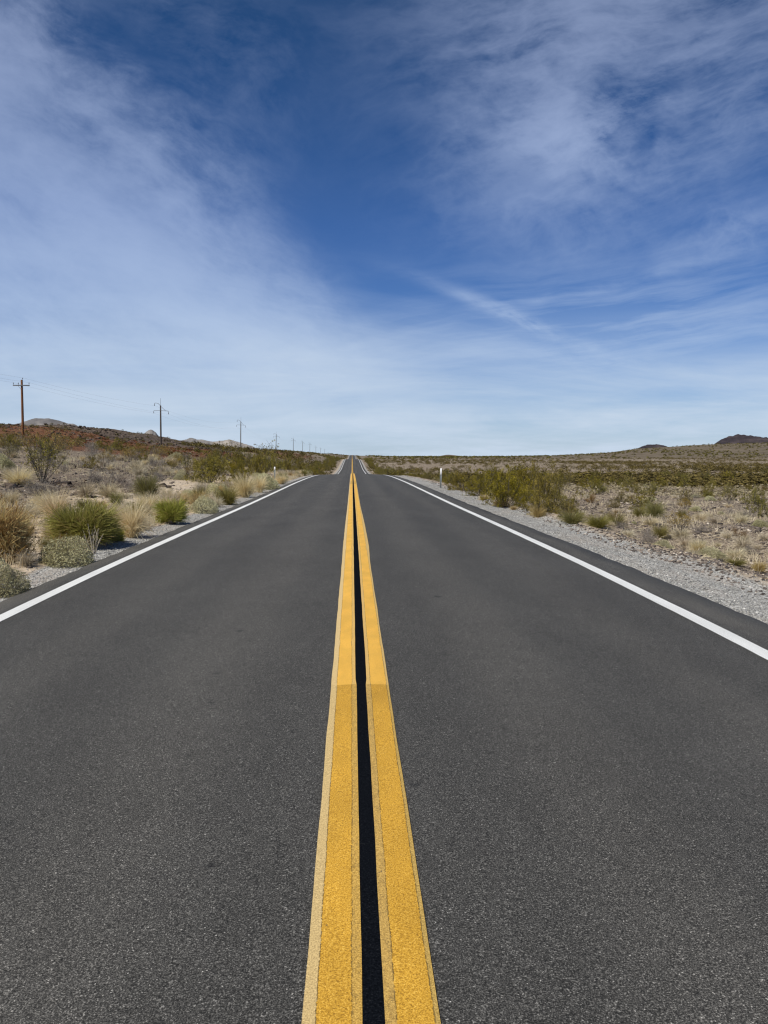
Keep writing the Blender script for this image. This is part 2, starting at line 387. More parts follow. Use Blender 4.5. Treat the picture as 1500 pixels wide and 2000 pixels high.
def yellow_paint(side):
    """lemon over-spray along the edges, fresh yellow bead-coated band in the middle, thin dark seams; a second coat starts 5 m out"""
    m, n = material('yellow_paint')
    p = n.add('ShaderNodeTexCoord').outputs['Object']
    x, y, z = n.sep(p)
    wv = n.noise(n.vmath('MULTIPLY', p, (0., 1., 0.)), 1.6, 3, .6)
    kinks = n.math('MULTIPLY', n.maprange(n.noise(n.vmath('MULTIPLY', p, (0., 1., 0.)), .75, 2), .56, .72, 0., 1., True), .014)
    jag = n.math('MULTIPLY', n.math('SUBTRACT', n.noise(p, 60, 2), .5), .008)
    wob = n.math('ADD', n.math('MULTIPLY', n.math('SUBTRACT', wv, .5), .010), jag)
    near = n.math('LESS_THAN', y, 5.17)
    if side < 0: a, b, pa, pb = -.109, -.006, (.72, .50, .205), (.62, .375, .07)
    else: a, b, pa, pb = .122, .231, (.56, .36, .095), (.58, .35, .055)
    xa = n.math('SUBTRACT', n.math('SUBTRACT', x, wob), n.math('ADD', kinks, a))       # >0 inside the band
    xb = n.math('SUBTRACT', n.math('SUBTRACT', b, n.math('ADD', x, wob)), kinks)
    inside = n.math('MULTIPLY', n.math('GREATER_THAN', xa, 0.), n.math('GREATER_THAN', xb, 0.))
    bead = n.noise(p, 170, 3, .65); bead2 = n.noise(p, 420, 2, .6)
    bd = n.math('ADD', n.math('MULTIPLY', bead, .7), n.math('MULTIPLY', bead2, .3))
    far_c = n.ramp(bd, [(.3, (.56, .29, .035)), (.5, (.76, .425, .065)), (.7, (.85, .51, .10))])
    near_c = n.ramp(bd, [(.34, (.20, .095, .008)), (.45, (.49, .255, .022)), (.55, (.72, .40, .042)), (.66, (.88, .57, .13))])
    fresh = n.mix(near, far_c, near_c)
    patch = n.maprange(n.noise(n.vmath('MULTIPLY', p, (6., 2.5, 1.)), 1., 4), .35, .65, .90, 1.06)
    fresh = n.mix(1., fresh, n.xyz(patch, patch, patch), 'MULTIPLY')
    # darker second pass further out, and the wet-looking start of the near coat
    dk = n.math('MULTIPLY', n.math('GREATER_THAN', y, 43.), n.math('LESS_THAN', y, 49.5))
    st = n.math('MULTIPLY', near, n.maprange(y, 4.2, 5.17, 0., .35))
    dk = n.math('MAXIMUM', n.math('MULTIPLY', dk, .8), st)
    fresh = n.mix(dk, fresh, n.mix(1., fresh, (.68, .66, .60), 'MULTIPLY'))
    pale_l = n.mix(n.maprange(bd, .40, .60), n.mix(.55, pa, (.16, .12, .06)), n.mix(.2, pa, (.95, .80, .45)))
    pale_r = n.mix(n.maprange(bd, .40, .60), n.mix(.6, pb, (.12, .085, .03)), n.mix(.2, pb, (.95, .78, .40)))
    mid = (a + b) / 2
    pale = n.mix(n.math('GREATER_THAN', x, mid), pale_l, pale_r)
    # far coat leaves a clean pale edge
    pale = n.mix(near, n.mix(.35, pale, (.72, .53, .26)), pale)
    inn = n.math('GREATER_THAN', x, mid) if side < 0 else n.math('LESS_THAN', x, mid)
    pale = n.mix(n.math('MULTIPLY', inn, .40), pale, fresh)
    c = n.mix(inside, pale, fresh)
    seam = n.math('MINIMUM', n.math('ABSOLUTE', xa), n.math('ABSOLUTE', xb))
    gap = n.maprange(n.noise(p, 45, 3, .7), .38, .5)
    sm = n.math('MULTIPLY', n.maprange(seam, .0012, .0028, 1., 0.), gap)
    c = n.mix(n.math('MULTIPLY', sm, .7), c, (.05, .035, .015))
    crk = n.voro(n.vmath('ADD', n.vmath('MULTIPLY', p, (1.6, .5, 1.)), n.vmath('SCALE', n.noise(p, 22, 4, .7, out='Color'), scale=.09)), 15, 'DISTANCE_TO_EDGE')
    inner = n.math('MULTIPLY', n.math('SUBTRACT', 1., inside), n.math('GREATER_THAN', x, mid) if side < 0 else n.math('LESS_THAN', x, mid))
    ck = n.math('MULTIPLY', n.math('MULTIPLY', n.maprange(crk, .02, .05, 1., 0.), inner), near)
    c = n.mix(n.math('MULTIPLY', ck, .30), c, (.09, .065, .03))
    # grit worn through
    c = n.mix(n.math('MULTIPLY', paint_base(n, n.vmath('MULTIPLY', p, (1., .55, 1.)), 40, .255, .30), .85), c, (.07, .06, .045))
    finish(n, c, .68, .3, bd, .7, .006)
    return m
M['yellow_l'] = yellow_paint(-1); M['yellow_r'] = yellow_paint(1)

def black_seal():
    m, n = material('black_sealer')
    p = n.add('ShaderNodeTexCoord').outputs['Object']
    g = n.noise(p, 160, 3, .6)
    c = n.ramp(g, [(.35, (.0028, .0034, .005)), (.6, (.007, .0085, .012)), (.8, (.03, .031, .034))])
    scuff = n.noise(n.vmath('ADD', n.vmath('MULTIPLY', p, (1., 2.6, 1.)), n.vmath('SCALE', n.noise(p, 4, 2, out='Color'), scale=.6)), 3., 5, .7)
    c = n.mix(n.maprange(scuff, .66, .74, 0., .5), c, (.07, .07, .07))
    finish(n, c, 1., 0.)
    return m
M['black'] = black_seal()

# open ground -------------------------------------------------------------
def ground_mat():
    m, n = material('desert_ground')
    p = n.add('ShaderNodeTexCoord').outputs['Object']
    x, y, z = n.sep(p)
    big = n.noise(p, .16, 5, .6); midn = n.noise(p, 1.1, 5, .65); fin = n.noise(p, 11, 4, .7)
    peb = n.voro(p, 26, out='Color'); pr = n.sep(peb)[0]
    peb2 = n.voro(p, 9, out='Color'); pr2 = n.sep(peb2)[1]
    # stony plain: grey-brown desert pavement on pinkish tan silt
    soil = n.ramp(midn, [(.3, (.19, .15, .12)), (.5, (.27, .215, .172)), (.7, (.38, .31, .25))])
    chips = n.ramp(pr, [(0, (.045, .037, .034)), (.3, (.14, .113, .098)), (.6, (.31, .255, .21)), (.9, (.46, .39, .325)), (1, (.72, .63, .54))])
    plainc = n.mix(n.maprange(fin, .36, .52), soil, chips)
    plainc = n.mix(n.math('MULTIPLY', n.maprange(pr2, .78, .84), n.maprange(midn, .40, .55)), plainc, (.085, .068, .06))
    plainc = n.mix(n.maprange(big, .46, .66, 0., .55), plainc, n.mix(1., plainc, (.70, .66, .66), 'MULTIPLY'))
    plainc = n.mix(1., plainc, (1.0, .985, .90), 'MULTIPLY')
    # pale silty bank
    sandc = n.ramp(fin, [(.3, (.40, .315, .23)), (.5, (.55, .45, .345)), (.7, (.68, .575, .46))])
    sandc = n.mix(n.maprange(pr, .72, .80, 0., .55), sandc, (.30, .245, .20))
    # red slope
    redc = n.ramp(n.noise(p, 1.6, 4, .7), [(.3, (.060, .028, .016)), (.5, (.145, .058, .028)), (.7, (.21, .12, .072))])
    redc = n.mix(n.maprange(pr2, .7, .85, 0., .6), redc, (.22, .15, .10))
    # rock-strewn dark ground
    rockc = n.ramp(n.noise(p, 1.3, 5, .75), [(.32, (.032, .025, .021)), (.48, (.095, .072, .058)), (.62, (.19, .145, .115)), (.75, (.34, .275, .22))])
    # crushed-stone shoulder
    gr = n.ramp(n.sep(n.voro(p, 52, out='Color'))[0], [(0, (.07, .068, .066)), (.22, (.21, .205, .198)), (.6, (.36, .352, .34)), (.88, (.49, .48, .465)), (1, (.74, .73, .71))])
    gr = n.mix(n.maprange(n.noise(n.vmath('MULTIPLY', p, (1.5, .4, 1.)), 1., 4), .45, .7, 0., .45), gr, (.42, .345, .285))
    j = n.math('MULTIPLY', n.math('SUBTRACT', n.noise(p, 2.2, 5, .7), .5), .9)
    jb = n.math('MULTIPLY', n.math('SUBTRACT', n.noise(p, .22, 6, .7), .5), 1.4)
    def mask(name, jj): return n.maprange(n.math('ADD', n.attr(name), jj), .38, .62)
    c = n.mix(mask('sand', j), plainc, sandc)
    c = n.mix(mask('rock', jb), c, rockc)
    c = n.mix(mask('red', jb), c, redc)
    c = n.mix(mask('gravel', n.math('MULTIPLY', j, .8)), c, gr)
    # far dry ridge, browner
    c = n.mix(n.attr('ridge'), c, n.ramp(n.noise(p, .05, 6, .75), [(.35, (.080, .064, .044)), (.5, (.140, .112, .080)), (.65, (.205, .168, .122))]))
    h = n.math('ADD', n.math('MULTIPLY', pr, .5), n.math('MULTIPLY', midn, 1.))
    finish(n, c, .95, .1, h, .8, .05)
    return m
M['ground'] = ground_mat()

def mountain_mat(name, stops, scale):
    m, n = material(name)
    p = n.add('ShaderNodeTexCoord').outputs['Object']
    f = n.noise(n.vmath('MULTIPLY', p, (1., 1., 2.5)), scale, 8, .65)
    g = n.noise(p, scale * 9, 4, .7)
    f = n.math('ADD', f, n.math('MULTIPLY', n.math('SUBTRACT', g, .5), .25))
    finish(n, n.ramp(f, stops), .95, .1)
    return m
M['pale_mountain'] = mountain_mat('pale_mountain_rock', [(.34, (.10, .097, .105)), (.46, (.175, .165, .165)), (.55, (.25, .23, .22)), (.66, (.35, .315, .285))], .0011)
M['dark_mountain'] = mountain_mat('dark_mountain_rock', [(.3, (.024, .021, .027)), (.5, (.046, .038, .044)), (.7, (.085, .067, .070))], .012)
M['scrub_hill'] = mountain_mat('scrub_hill', [(.3, (.06, .048, .036)), (.5, (.105, .085, .065)), (.7, (.17, .14, .11))], .02)

def simple(name, col, rough=.6, spec=.3, metal=0., noise_s=None, amt=.3):
    m, n = material(name)
    c = (*col, 1)
    if noise_s:
        p = n.add('ShaderNodeTexCoord').outputs['Object']
        f = n.noise(n.vmath('MULTIPLY', p, (1., 1., .15)), noise_s, 4, .65)
        c = n.ramp(f, [(.3, tuple(v * (1 - amt) for v in col)), (.7, tuple(min(1, v * (1 + amt)) for v in col))])
    finish(n, c, rough, spec, metal=metal)
    return m
M['pole_wood'] = simple('orange_brown_pole_wood', (.20, .085, .035), .85, .2, noise_s=4., amt=.5)
M['pole_dark'] = simple('dark_weathered_pole', (.085, .068, .058), .85, .2, noise_s=4., amt=.4)
M['pole_grey'] = simple('grey_weathered_pole', (.16, .155, .15), .85, .2, noise_s=4., amt=.3)
M['arm_grey'] = simple('grey_steel_arm', (.14, .145, .155), .6, .3, noise_s=6.)
M['insulator'] = simple('grey_porcelain', (.16, .17, .19), .3, .5)
M['wire'] = simple('aluminium_wire', (.55, .56, .58), .5, .4)
M['post_steel'] = simple('galvanised_steel', (.33, .35, .345), .5, .4, .3, noise_s=9., amt=.25)
M['reflector'] = simple('white_reflector_sheet', (.88, .87, .87), .45, .4)
M['bolt'] = simple('dark_bolt', (.04, .04, .04), .5, .4)
# ------------------------------------------------------------------ mesh helpers
class MB:
    """collects quads (or triangles) with a tone per vertex; build() links ONE mesh object"""
    def __init__(s): s.v = []; s.f = []; s.t = []; s.n = 0
    def add(s, v, f, tone=.5):
        v = np.asarray(v, float).reshape(-1, 3); f = np.asarray(f, int)
        s.v.append(v); s.f.append(f + s.n)
        s.t.append(np.broadcast_to(np.asarray(tone, float), (len(v),)).copy()); s.n += len(v)
    def data(s): return np.concatenate(s.v), s.f, np.concatenate(s.t)
    def normalise(s, q=98.5):
        v = np.concatenate(s.v)
        r = np.percentile(np.hypot(v[:, 0], v[:, 1]), q) * 2
        h = np.percentile(v[:, 2], q)
        return np.array([1 / r, 1 / r, 1 / h])
    def mesh(s, name, mat, scale=None, attrs=None, smooth=False):
        v, fl, t = s.data()
        if scale is not None: v = v * scale
        me = bpy.data.meshes.new(name)
        sizes = np.concatenate([np.full(len(f), f.shape[1]) for f in fl if len(f)])
        loops = np.concatenate([f.ravel() for f in fl if len(f)])
        me.vertices.add(len(v)); me.vertices.foreach_set('co', v.ravel())
        me.loops.add(len(loops)); me.loops.foreach_set('vertex_index', loops)
        me.polygons.add(len(sizes))
        st = np.concatenate([[0], np.cumsum(sizes)[:-1]])
        me.polygons.foreach_set('loop_start', st); me.polygons.foreach_set('loop_total', sizes)
        me.attributes.new('tone', 'FLOAT', 'POINT').data.foreach_set('value', t)
        for k, a in (attrs or {}).items():
            me.attributes.new(k, 'FLOAT', 'POINT').data.foreach_set('value', np.asarray(a, float))
        me.materials.append(mat)
        me.update(calc_edges=True); me.validate()
        if smooth: me.polygons.foreach_set('use_smooth', np.ones(len(sizes), bool))
        return me
    def build(s, name, mat, parent=None, **k):
        o = bpy.data.objects.new(name, s.mesh(name, mat, **k)); COL.objects.link(o); o.parent = parent
        return o
def link(name, me, parent=None):
    o = bpy.data.objects.new(name, me); COL.objects.link(o); o.parent = parent
    return o
def tag(o, label=None, cat=None, group=None, kind=None):
    for k, v in (('label', label), ('category', cat), ('group', group), ('kind', kind)):
        if v: o[k] = v
    return o
def empty(name, loc, rz=0., scale=(1, 1, 1)):
    o = bpy.data.objects.new(name, None); COL.objects.link(o)
    o.location = loc; o.rotation_euler = (0, 0, rz); o.scale = scale; o.empty_display_size = .2
    return o
def copy_tree(o, parent=None):
    c = o.copy(); COL.objects.link(c); c.parent = parent
    for ch in o.children: copy_tree(ch, c)
    return c
def grid_faces(ny, nx):
    i = np.arange(ny - 1)[:, None] * nx + np.arange(nx - 1)[None, :]
    return np.stack([i, i + 1, i + nx + 1, i + nx], -1).reshape(-1, 4)
def tube(mb, pts, rad, sides=8, tone=.5, cap=True):
    pts = np.asarray(pts, float); rad = np.broadcast_to(np.asarray(rad, float), (len(pts),))
    d = np.gradient(pts, axis=0); d /= np.linalg.norm(d, axis=1)[:, None] + 1e-9
    ref = np.array([0, 0, 1.]) if abs(d[0, 2]) < .9 else np.array([1., 0, 0])
    a = np.cross(d, ref); a /= np.linalg.norm(a, axis=1)[:, None] + 1e-9
    b = np.cross(d, a)
    th = np.linspace(0, 2 * np.pi, sides, endpoint=False)
    v = pts[:, None] + rad[:, None, None] * (np.cos(th)[None, :, None] * a[:, None] + np.sin(th)[None, :, None] * b[:, None])
    n = len(pts); i = np.arange(n - 1)[:, None] * sides; j = np.arange(sides)[None, :]; k = (j + 1) % sides
    f = np.stack([i + j, i + k, i + sides + k, i + sides + j], -1).reshape(-1, 4)
    mb.add(v, f, tone)
    if cap:
        for e in (0, n - 1):
            ring = v[e]; mb.add(np.vstack([ring, ring.mean(0)]), np.array([[q, (q + 1) % sides, sides] for q in range(sides)]), tone)
def box(mb, c, s, tone=.5, bev=.0):
    c = np.array(c, float); s = np.array(s, float) / 2
    if bev <= 0: bev = min(s) * .12
    v = []
    for sx in (-1, 1):
        for sy in (-1, 1):
            for sz in (-1, 1):
                for k in range(3):
                    q = np.array([sx, sy, sz]) * s; ins = np.full(3, bev); ins[k] = 0
                    v.append(c + np.array([sx, sy, sz]) * (s - ins))
    bm = __import__('bmesh').new()
    for q in v: bm.verts.new(q)
    r = __import__('bmesh').ops.convex_hull(bm, input=bm.verts)
    bm.verts.index_update()
    vv = np.array([q.co[:] for q in bm.verts]); ff = np.array([[q.index for q in f.verts] for f in bm.faces if len(f.verts) == 3])
    bm.free(); mb.add(vv, ff, tone)

# ------------------------------------------------------------------ plant shapes (unit plants: 1 wide, 1 high)
def unit(v): return v / (np.linalg.norm(v, axis=-1, keepdims=True) + 1e-9)
def rdir(rng, n, up=0.):
    v = rng.normal(size=(n, 3)); v[:, 2] += up
    return unit(v)
def bez(P0, P1, P2, seg):
    t = np.linspace(0, 1, seg + 1)[None, :, None]
    return (1 - t) ** 2 * P0[:, None] + 2 * t * (1 - t) * P1[:, None] + t * t * P2[:, None]
def ribbons(mb, P, w0, w1, tone, rng):
    """flat tapering blades along P (n, k, 3)"""
    n, k, _ = P.shape
    d = unit(P[:, -1] - P[:, 0]); side = unit(np.cross(d, rdir(rng, n)))
    w = (np.linspace(0, 1, k)[None, :] * (np.broadcast_to(w1, (n,)) - np.broadcast_to(w0, (n,)))[:, None] + np.broadcast_to(w0, (n,))[:, None]) / 2
    v = np.stack([P - side[:, None] * w[..., None], P + side[:, None] * w[..., None]], 2)
    i = np.arange(n)[:, None] * (2 * k) + 2 * np.arange(k - 1)[None, :]
    mb.add(v, np.stack([i, i + 1, i + 3, i + 2], -1).reshape(-1, 4), np.repeat(np.broadcast_to(tone, (n,)), 2 * k))
def rods(mb, P, w0, w1, tone):
    """three-sided tapering stems along P (n, k, 3)"""
    n, k, _ = P.shape
    d = unit(P[:, -1] - P[:, 0]); a = unit(np.cross(d, np.array([.3, .2, .93]))); b = np.cross(d, a)
    w = np.linspace(0, 1, k)[None, :] * (np.broadcast_to(w1, (n,)) - np.broadcast_to(w0, (n,)))[:, None] + np.broadcast_to(w0, (n,))[:, None]
    rings = [P + (math.cos(q) * a + math.sin(q) * b)[:, None] * w[..., None] / 2 for q in (0, 2.094, 4.189)]
    v = np.stack(rings, 2)
    i = np.arange(n)[:, None, None] * (3 * k) + 3 * np.arange(k - 1)[None, :, None]; j = np.arange(3)[None, None]; j2 = (j + 1) % 3
    mb.add(v, np.stack([i + j, i + j2, i + 3 + j2, i + 3 + j], -1).reshape(-1, 4), np.repeat(np.broadcast_to(tone, (n,)), 3 * k))
def leaves(mb, C, size, tone, rng, up=.4, aspect=.5):
    n = len(C); d = rdir(rng, n, up); e = unit(np.cross(d, rdir(rng, n)))
    s = np.broadcast_to(size, (n,))[:, None]
    v = np.stack([C - d * s * .5, C + e * s * aspect * .5, C + d * s * .5, C - e * s * aspect * .5], 1)
    mb.add(v, np.arange(4 * n).reshape(n, 4), np.repeat(np.broadcast_to(tone, (n,)), 4))
def polar(az, tilt): return np.stack([np.sin(tilt) * np.cos(az), np.sin(tilt) * np.sin(az), np.cos(tilt)], -1)

def creosote(seed, nst=17, nsub=9, nleaf=24, leaf=.026, sparse=1., tmax=62, gap=.0):
    rng = np.random.default_rng(seed); st, lf = MB(), MB()
    az = np.linspace(0, 2 * np.pi, nst, endpoint=False) + rng.normal(0, .25, nst)
    tilt = np.radians(rng.uniform(6, tmax, nst)); L = rng.uniform(.66, 1.06, nst) * (1 + .10 * np.sin(tilt))
    P0 = polar(az, np.full(nst, 1.4)) * rng.uniform(.0, .05, nst)[:, None]
    P2 = P0 + polar(az, tilt) * L[:, None]
    P1 = P0 + polar(az + rng.normal(0, .2, nst), tilt * 1.25) * (L * .5)[:, None]
    B = bez(P0, P1, P2, 5); rods(st, B, .022, .008, rng.uniform(.2, .7, nst))
    m = nst * nsub; k = np.repeat(np.arange(nst), nsub); t = rng.uniform(.34, 1.0, m)
    T = t[:, None]; S0 = (1 - T) ** 2 * P0[k] + 2 * T * (1 - T) * P1[k] + T * T * P2[k]
    D = unit(unit(P2 - P0)[k] * .7 + rdir(rng, m, .2) * 1.0); SL = rng.uniform(.16, .38, m) * (1.15 - .45 * t)
    S2 = S0 + D * SL[:, None]; S1 = (S0 + S2) / 2 + rdir(rng, m) * .04
    SB = bez(S0, S1, S2, 3); rods(st, SB, .009, .003, rng.uniform(.2, .8, m))
    nl = int(m * nleaf * sparse); kk = rng.integers(0, m, nl)
    bare = rng.random(m) < gap
    kk = kk[~bare[kk]]; nl = len(kk)
    u = np.where(rng.random(nl) < .3, rng.uniform(.15, .9, nl), 1.02 - np.abs(rng.normal(0, .20, nl)))[:, None]
    C = (1 - u) ** 2 * S0[kk] + 2 * u * (1 - u) * S1[kk] + u * u * S2[kk] + rng.normal(0, 1., (nl, 3)) * rng.uniform(.022, .058, m)[kk][:, None]
    ct = rng.normal(.5, .20, m)
    tone = np.clip(ct[kk] + rng.normal(0, .14, nl), 0, 1)
    leaves(lf, C, leaf * rng.uniform(.65, 1.35, nl), tone, rng, .1, .55)
    return st, lf
def grass(seed, n=420, spread=48, base=.13, curve=.35, w=.016, k=4, lo=.55):
    rng = np.random.default_rng(seed); mb = MB()
    az = rng.uniform(0, 2 * np.pi, n); tilt = np.radians(np.abs(rng.normal(0, spread * .55, n)).clip(0, spread * 1.35))
    L = rng.uniform(lo, 1.05, n) * (1 - .15 * np.sin(tilt))
    P0 = np.stack([np.cos(az), np.sin(az), az * 0], -1) * (base * np.sqrt(rng.random(n)))[:, None]
    a2 = az + rng.normal(0, .5, n)
    P2 = P0 + polar(a2, tilt + curve * rng.uniform(.3, 1.3, n)) * L[:, None]
    P1 = P0 + polar(a2, tilt * .6) * (L * .55)[:, None]
    cl = rng.normal(.5, .12, 9)[((az / 6.2832) * 9).astype(int) % 9]
    ribbons(mb, bez(P0, P1, P2, k), w, w * .25, np.clip(cl + rng.normal(0, .2, n), 0, 1), rng)
    return mb
def broom(seed, n=1500, ntuft=34, w=.011, lk=1., spreadk=.55):
    """green broom: many wiry tufts springing from a low woody crown"""
    rng = np.random.default_rng(seed); st, mb = MB(), MB()
    az = rng.uniform(0, 2 * np.pi, ntuft); r = .38 * np.sqrt(rng.random(ntuft)); td = polar(az, np.radians(8 + 58 * r / .38))
    T0 = np.stack([np.cos(az) * r * .35, np.sin(az) * r * .35, 0 * r], -1); T1 = np.stack([np.cos(az) * r, np.sin(az) * r, .10 + (.5 if lk < .8 else .25) * rng.random(ntuft)], -1)
    rods(st, bez(T0, (T0 + T1) / 2 + rdir(rng, ntuft) * .02, T1, 3), .016, .008, rng.uniform(.1, .6, ntuft))
    k = rng.integers(0, ntuft, n); th = rng.normal(.52, .13, ntuft)
    D = unit(td[k] + rdir(rng, n, .2) * spreadk); L = rng.uniform(.3, .62, n) * lk
    P0 = T1[k] * rng.uniform(.55, 1., n)[:, None]; P2 = P0 + D * L[:, None]; P1 = (P0 + P2) / 2 + rdir(rng, n) * .04
    tone = np.clip(th[k] + rng.normal(0, .16, n), 0, 1); tone = np.where(rng.random(n) < .14, rng.uniform(0, .16, n), tone)
    ribbons(mb, bez(P0, P1, P2, 3), w, w * .35, tone, rng)
    return st, mb
def cushion(seed, n=7000, leaf=.044, flat=1., twigs=200, top=.85):
    """dense dome of small leaves on short twigs"""
    rng = np.random.default_rng(seed); st, lf = MB(), MB()
    lob = rng.normal(0, .10, (14,)); la = rng.uniform(0, 6.28, 14); lt = rng.uniform(.1, 1.5, 14); LD = polar(la, lt)
    d = rdir(rng, n, .25); d[:, 2] = np.abs(d[:, 2]); d = unit(d)
    bumps = np.exp(-((1 - d @ LD.T) / .10)) @ lob
    rad = (.88 + bumps * 1.3) * (1 - .34 * rng.random(n) ** 1.6)
    C = d * rad[:, None]; C[:, 2] = C[:, 2] * flat * .98 + .02
    idx = np.argmax(d @ LD.T, 1); ct = rng.normal(.52, .09, 14)
    leaves(lf, C + rng.normal(0, .02, C.shape), leaf * rng.uniform(.6, 1.4, n) * 1.6, np.clip(ct[idx] + rng.normal(0, .2, n), 0, 1), rng, .0, .36)
    td = rdir(rng, twigs, .4); td[:, 2] = np.abs(td[:, 2]); Z = np.zeros((twigs, 3))
    E = unit(td) * rng.uniform(.8, 1.08, twigs)[:, None]
    rods(st, bez(Z, E * .5 + rdir(rng, twigs) * .08, E, 3), .014, .005, rng.uniform(.2, .9, twigs))
    return st, lf
def deadbush(seed, nst=26, nsub=9, w=.02, tmax=78, ntip=4):
    rng = np.random.default_rng(seed); mb = MB()
    az = rng.uniform(0, 6.283, nst); tilt = np.radians(rng.uniform(5, tmax, nst)); L = rng.uniform(.5, 1., nst)
    P0 = np.stack([np.cos(az), np.sin(az), 0 * az], -1) * .05; P2 = P0 + polar(az, tilt) * L[:, None]
    P1 = (P0 + P2) / 2 + rdir(rng, nst) * .10
    rods(mb, bez(P0, P1, P2, 4), w, w * .45, rng.uniform(.2, .9, nst))
    m = nst * nsub; k = np.repeat(np.arange(nst), nsub); T = rng.uniform(.25, .95, m)[:, None]
    S0 = (1 - T) ** 2 * P0[k] + 2 * T * (1 - T) * P1[k] + T * T * P2[k]
    S2 = S0 + unit(unit(P2 - P0)[k] + rdir(rng, m, .2) * 1.1) * rng.uniform(.15, .38, m)[:, None]; S2[:, 2] = np.maximum(S2[:, 2], .02)
    S1 = (S0 + S2) / 2 + rdir(rng, m) * .05
    rods(mb, bez(S0, S1, S2, 3), w * .5, w * .2, rng.uniform(.15, 1., m))
    q = m * ntip; k = np.repeat(np.arange(m), ntip); T = rng.uniform(.3, 1., q)[:, None]
    A = S0[k] + (S2 - S0)[k] * T; Bq = A + unit((S2 - S0)[k] * 3 + rdir(rng, q, .2) * .9) * rng.uniform(.07, .2, q)[:, None]; Bq[:, 2] = np.maximum(Bq[:, 2], .01)
    ribbons(mb, np.stack([A, (A + Bq) / 2 + rdir(rng, q) * .015, Bq], 1), w * .42, w * .2, rng.uniform(0, 1, q), rng)
    return mb
def stalks(seed, n=9):
    """bleached forked stalks"""
    rng = np.random.default_rng(seed); mb = MB()
    az = rng.uniform(0, 6.283, n); tilt = np.radians(rng.uniform(4, 34, n)); L = rng.uniform(.6, 1., n)
    P0 = np.stack([np.cos(az), np.sin(az), 0 * az], -1) * .06; P2 = P0 + polar(az, tilt) * L[:, None]; P1 = (P0 + P2) / 2 + rdir(rng, n) * .10
    rods(mb, bez(P0, P1, P2, 5), .040, .018, rng.uniform(.3, 1, n))
    k = np.repeat(np.arange(n), 2); m = 2 * n; T = rng.uniform(.4, .8, m)[:, None]
    S0 = (1 - T) ** 2 * P0[k] + 2 * T * (1 - T) * P1[k] + T * T * P2[k]
    S2 = S0 + unit(unit(P2 - P0)[k] + rdir(rng, m, .6) * .7) * rng.uniform(.15, .4, m)[:, None]
    rods(mb, bez(S0, (S0 + S2) / 2 + rdir(rng, m) * .05, S2, 4), .022, .010, rng.uniform(.3, 1, m))
    return mb

# ---- one library of plant meshes: kind -> list of variants, each a list of (part name, mesh)
LIB = {}
def reg(kind, *parts):
    """parts: (part name, MB, material); all scaled together to the unit plant"""
    lead = max((p[1] for p in parts), key=lambda m: m.n)
    sc = lead.normalise()
    LIB.setdefault(kind, []).append([(nm, mb.mesh(nm, mt, scale=sc)) for nm, mb, mt in parts])
for s in (11, 12, 13, 14):
    st, lf = creosote(s, nst=30, nsub=7, nleaf=52, leaf=.034, tmax=92); reg('creosote', ('foliage', lf, M['creosote']), ('stems', st, M['bark']))
for s in (15, 16, 17):
    st, lf = creosote(s, nst=22, nsub=6, nleaf=26, leaf=.048, tmax=92); reg('creosote_small', ('foliage', lf, M['creosote']), ('stems', st, M['bark']))
for s in (21, 22):
    st, lf = creosote(s, nst=15, nsub=9, nleaf=11, leaf=.034, gap=.25, tmax=55); reg('creosote_open', ('foliage', lf, M['creosote']), ('stems', st, M['bark']))
st, lf = creosote(23, nst=11, nsub=6, nleaf=8, leaf=.05, gap=.3, tmax=34); reg('creosote_tall', ('foliage', lf, M['creosote']), ('stems', st, M['bark']))
for s in (24, 25):
    st, lf = creosote(s, nst=18, nsub=9, nleaf=17, leaf=.030, tmax=66); reg('golden', ('foliage', lf, M['golden']), ('stems', st, M['bark']))
for s in (31, 32, 33):
    reg('straw', ('blades', grass(s, 900, 52, .14, .45, .013), M['straw']))
    reg('palegrass', ('blades', grass(s + 10, 480, 66, .22, .55, .026, 3), M['palegrass']))
for s in (34, 35):
    reg('blond', ('blades', grass(s, 900, 70, .18, .4, .016, 3), M['blond']))
    reg('olivegrass', ('blades', grass(s + 3, 1000, 62, .24, .4, .014, 3), M['olivegrass']))
st, bl = broom(41, 7000, 80, .011, .62, .75); reg('broom', ('foliage', bl, M['broom']), ('stems', st, M['bark']))
st, bl = broom(42, 3600, 50, .016, .65, .75); reg('broom_small', ('foliage', bl, M['broom']), ('stems', st, M['bark']))
for s in (51, 52, 53):
    st, lf = cushion(s); reg('sage', ('foliage', lf, M['sage']), ('stems', st, M['bark']))
st, lf = cushion(54, 3000, .036); reg('snakeweed', ('foliage', grass(55, 1300, 70, .25, .2, .013, 3, .7), M['olivegrass']), ('stems', st, M['bark']))
for s in (61, 62, 63):
    reg('dead', ('twigs', deadbush(s), M['twig']))
reg('rust', ('twigs', deadbush(64, 24, 8, .022, 80, 6), M['rust'])); 
st, bl = broom(66, 7000, 80, .011, .6, .85); reg('tanbush', ('foliage', bl, M['tanbush']), ('stems', deadbush(65, 20, 6, .02, 80, 4), M['rust']))
reg('stalks', ('stems', stalks(71), M['bleached']))

_cnt = {}
def plant(kind, name, x, y, wd, ht, label, cat, group=None, rz=None, var=None, sink=.03, bare=False):
    k = _cnt.get(kind, 0); _cnt[kind] = k + 1
    parts = LIB[kind][(k if var is None else var) % len(LIB[kind])]
    rz = (k * 2.399) % 6.283 if rz is None else rz
    z = float(ground_z(x, y)) - sink * ht
    if len(parts) == 1 or bare:
        o = link(name, parts[0][1]); o.location = (x, y, z); o.rotation_euler = (0, 0, rz); o.scale = (wd, wd, ht)
    else:
        o = empty(name, (x, y, z), rz, (wd, wd, ht))
        for nm, me in parts: link(nm, me, o)
    return tag(o, label, cat, group)
